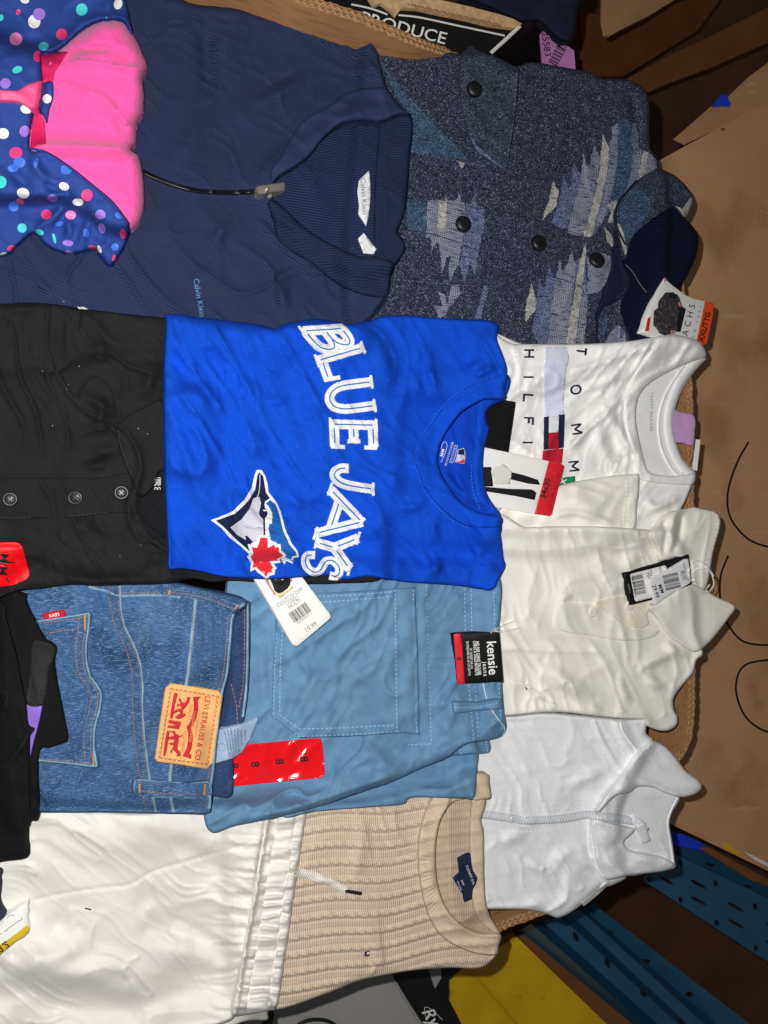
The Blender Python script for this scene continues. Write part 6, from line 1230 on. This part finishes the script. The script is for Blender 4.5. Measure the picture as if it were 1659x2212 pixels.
# printed neck label
c8 = lambda *p: X('C8', *p)
nl = ribbon("neck_label", [c8((205, 885), (260, 780), (330, 600), (348, 480), (325, 425), (280, 410), (240, 450), (215, 570)), c8((590, 475), (560, 640), (520, 790), (475, 900))], 1.8, M_emb_grey, bl, h=.0003, lift=.001)
text("label_lettering", "GENUINE", c8((480, 690))[0], 107, 7.5, M_emb_grey, nl, lift=.0014, bold=.01, space=1.4); text("label_lettering", "MERCHANDISE", c8((392, 690))[0], 107, 6.5, M_emb_grey, nl, lift=.0014, bold=.01, space=1.3); text("label_lettering", "M/M", c8((235, 660))[0], 105, 9, M_tagwhite, nl, lift=.0014, bold=.02)
bg = decal("league_badge", [c8((604, 590), (650, 570), (735, 552), (765, 640), (770, 760), (750, 910), (700, 915), (530, 880), (575, 760))], [M_emb_grey, M_emb_navy, M_emb_red], bl, lift=.0012, sp=4,
           inlays=[(c8((618, 600), (728, 568), (752, 640), (748, 790), (720, 700), (690, 720), (640, 700), (596, 710)), 1), (c8((700, 830), (750, 795), (742, 905), (640, 900), (560, 888), (650, 860)), 2)])

# ================================================================== polka-dot jacket with pink lining
M_shell = mat("blue_nylon_shell", (38, 66, 140), .78, .06, 20, [('noise', 260, .0002, 0)], spec=.25)
DOTC = {'w': mat("white_dot_print", (236, 238, 236), .5, .03, 60), 'c': mat("aqua_dot_print", (74, 204, 210), .5, .04, 60), 'l': mat("lilac_dot_print", (156, 118, 214), .5, .04, 60), 'p': mat("pink_dot_print", (244, 62, 128), .5, .04, 60), 'k': mat("pale_pink_dot_print", (240, 140, 196), .5, .04, 60), 'b': mat("sky_dot_print", (70, 118, 216), .5, .04, 60)}
M_fleece = mat("hot_pink_fleece", (252, 92, 170), .95, .03, 60, [('noise', 300, .0010, 0), ('noise', 800, .0008, 0)], spec=.1, sheen=.25)
M_pink_zip = mat("pink_zip", (240, 84, 140), .5, .05, 60, spec=.4)
M_pink_wind = mat("deep_pink_lining", (214, 34, 96), .6, .05, 40)
pj = thing("polka_jacket", "blue polka-dot jacket with hot pink fleece hood at top left", "jacket", (100, 250))
a1 = lambda *p: X('A1', *p)
sheet("fleece_lining", a1((-200, 300), (265, 330), (350, 325), (430, 275), (540, 188), (640, 133), (740, 123), (802, 140), (852, 200), (902, 290), (952, 410), (952, 450), (926, 520), (938, 620), (926, 740), (890, 800), (886, 920), (852, 972), (902, 1012), (926, 1130), (937, 1300), (922, 1400), (882, 1470), (835, 1492), (700, 1480), (400, 1300), (-200, 1200)), M_fleece, pj, t=.045, r=26, soft=True, wr=[(.010, 160, 70, 20, 'r'), (.005, 80, 40, 30, 'r')], seed=110, stiff=30,
      folds=[(a1((400, 400), (560, 385), (760, 420), (930, 430)), 22, .013, 's'), (a1((500, 330), (620, 310), (730, 315)), 7, -.010, 'g'), (a1((730, 310), (800, 360), (820, 410)), 8, -.009, 'g'), (a1((520, 560), (660, 610), (760, 700), (860, 850)), 20, .010, 's'), (a1((720, 740), (780, 810), (830, 880)), 7, -.008, 'g'), (a1((560, 190), (500, 320), (430, 380)), 11, -.010, 'g'), (a1((850, 520), (900, 560), (915, 640)), 8, .008, 'g'), (a1((190, 958), (400, 945), (620, 952), (855, 975)), 9, -.013, 'v'), (a1((250, 985), (450, 975), (700, 985), (870, 1000)), 16, .010, 'g')])
decal("wind_flap", [a1((262, 352), (350, 335), (440, 335), (400, 400), (352, 470), (345, 540), (275, 535))], M_pink_wind, pj, lift=.0012, sp=7); decal("wind_flap", [a1((215, 715), (250, 712), (290, 790), (300, 930), (195, 960))], M_pink_wind, pj, lift=.0012, sp=7)
shell = a1((-520, -520), (760, -520), (800, -100), (836, 90), (852, 215), (802, 133), (720, 120), (620, 138), (530, 188), (420, 283), (345, 332), (265, 345), (268, 430), (272, 530), (250, 700), (215, 740), (192, 960), (300, 985), (450, 1080), (600, 1200), (720, 1300), (800, 1400), (836, 1450), (822, 1560), (782, 1640), (712, 1722), (640, 1652), (612, 1612), (500, 1640), (400, 1636), (290, 1580), (215, 1512), (100, 1600), (0, 1655), (-520, 1720))
dots = [('w', 160, 0, 30, 22), ('w', 222, 140, 40, 44), ('l', 253, 92, 40, 40), ('w', 765, 25, 28, 36), ('c', 530, 62, 37, 40), ('c', 5, 115, 18, 22), ('p', 118, 78, 15, 18), ('p', 400, 222, 37, 37), ('k', 103, 252, 41, 42), ('c', 282, 300, 34, 27), ('p', 243, 365, 27, 36), ('c', 112, 452, 34, 22), ('l', 35, 540, 35, 34), ('w', 170, 708, 38, 28), ('l', 160, 850, 34, 36), ('w', 20, 865, 38, 35), ('p', 103, 990, 42, 36), ('b', 125, 1052, 38, 36), ('b', 85, 1090, 36, 26), ('b', 235, 1055, 14, 34), ('b', 430, 1098, 38, 32), ('c', 5, 1180, 38, 40), ('w', 415, 1208, 34, 26),
        ('w', 150, 1252, 41, 34), ('p', 130, 1305, 28, 16), ('b', 88, 1338, 34, 32), ('l', 340, 1285, 34, 24), ('w', 505, 1310, 36, 24), ('p', 563, 1265, 36, 38), ('p', 605, 1390, 4, 4), ('p', 300, 1390, 34, 32), ('k', 458, 1393, 34, 30), ('l', 650, 1390, 34, 32), ('b', 775, 1395, 30, 22), ('b', 385, 1450, 28, 16), ('c', 143, 1478, 30, 30), ('l', 660, 1480, 22, 34), ('c', 257, 1505, 28, 18), ('b', 558, 1510, 20, 30), ('c', 352, 1545, 10, 34), ('p', 797, 1515, 20, 32), ('l', 440, 1575, 34, 20), ('p', 600, 1605, 26, 16), ('w', 645, 1615, 12, 26), ('b', 745, 1600, 24, 24), ('l', 450, 1635, 30, 10), ('p', 75, 1610, 28, 20), ('w', 20, 1648, 26, 12), ('p', 738, 1670, 10, 22), ('w', -60, 380, 40, 40), ('b', -70, 700, 40, 40), ('l', 400, -60, 40, 40), ('p', 620, -40, 36, 36), ('k', -30, -60, 40, 40), ('c', 690, 115, 8, 4)]
keys = list(DOTC); inl = []
rg = np.random.default_rng(9)
for c_, x_, y_, rx_, ry_ in dots:
    inl.append((ellipse(a1((x_, y_))[0], rx_ * .3333, ry_ * .3333, rg.uniform(-25, 25), 18), 1 + keys.index(c_)))
sheet("shell", shell, [M_shell] + [DOTC[k] for k in keys], pj, t=.02, r=13, wr=[(.006, 190, 90, 30, 'r'), (.003, 90, 40, 60, 'r'), (.008, 240, 170, 0, 's')], inlays=inl, seed=111, stiff=22, sp=5,
      folds=[(a1((250, 1280), (330, 1270), (430, 1260), (445, 1340)), 9, .013, 'g'), (a1((280, 1480), (380, 1370), (440, 1300)), 11, .014, 'g'), (a1((400, 1390), (450, 1480), (430, 1580)), 10, .012, 'g'), (a1((580, 1380), (560, 1480), (520, 1600)), 10, .010, 'g'), (a1((260, 1180), (380, 1240), (560, 1340), (590, 1370)), 8, -.008, 'g'), (a1((0, 1040), (150, 1180), (240, 1260)), 14, -.010, 'g'), (a1((200, 960), (230, 1080), (330, 1190)), 12, .010, 'g'), (a1((215, 1510), (270, 1460), (330, 1420)), 8, -.010, 'v'),
             (a1((0, 320), (150, 280), (300, 260)), 14, -.008, 'g'), (a1((640, 100), (700, 40), (720, -60)), 12, .010, 'g'), (a1((480, 110), (560, 160), (620, 120)), 9, .006, 'g'), (a1((650, 1430), (700, 1520), (720, 1590)), 6, -.006, 'v'), (a1((640, 1640), (680, 1590), (760, 1560)), 8, -.008, 'v')])
ribbon("hood_hem", [a1((195, 962), (300, 988), (450, 1082), (600, 1202), (720, 1302), (800, 1402), (834, 1452)), a1((268, 348), (345, 334), (420, 285), (530, 190), (620, 140), (720, 123), (800, 138))], 6, M_shell, pj, h=.0025, lift=.0008)
sheet("zip_flap", a1((-200, 575), (0, 580), (115, 582), (180, 545), (275, 526), (278, 600), (248, 712), (205, 705), (120, 665), (0, 655), (-200, 650)), M_pink_zip, pj, t=.004, r=5, seed=112, stiff=6)
zip_teeth("zip_teeth", a1((-120, 600), (0, 610), (90, 630), (160, 650), (215, 668)), M_pink_zip, pj, 5, 5)
sheet("hanging_loop", a1((283, 538), (310, 526), (342, 534), (346, 620), (322, 700), (304, 798), (280, 745), (255, 708), (275, 620)), [M_shell, DOTC['w']], pj, t=.007, r=6, seed=113, stiff=6, inlays=[(ellipse(a1((305, 640))[0], 10, 10), 1)])
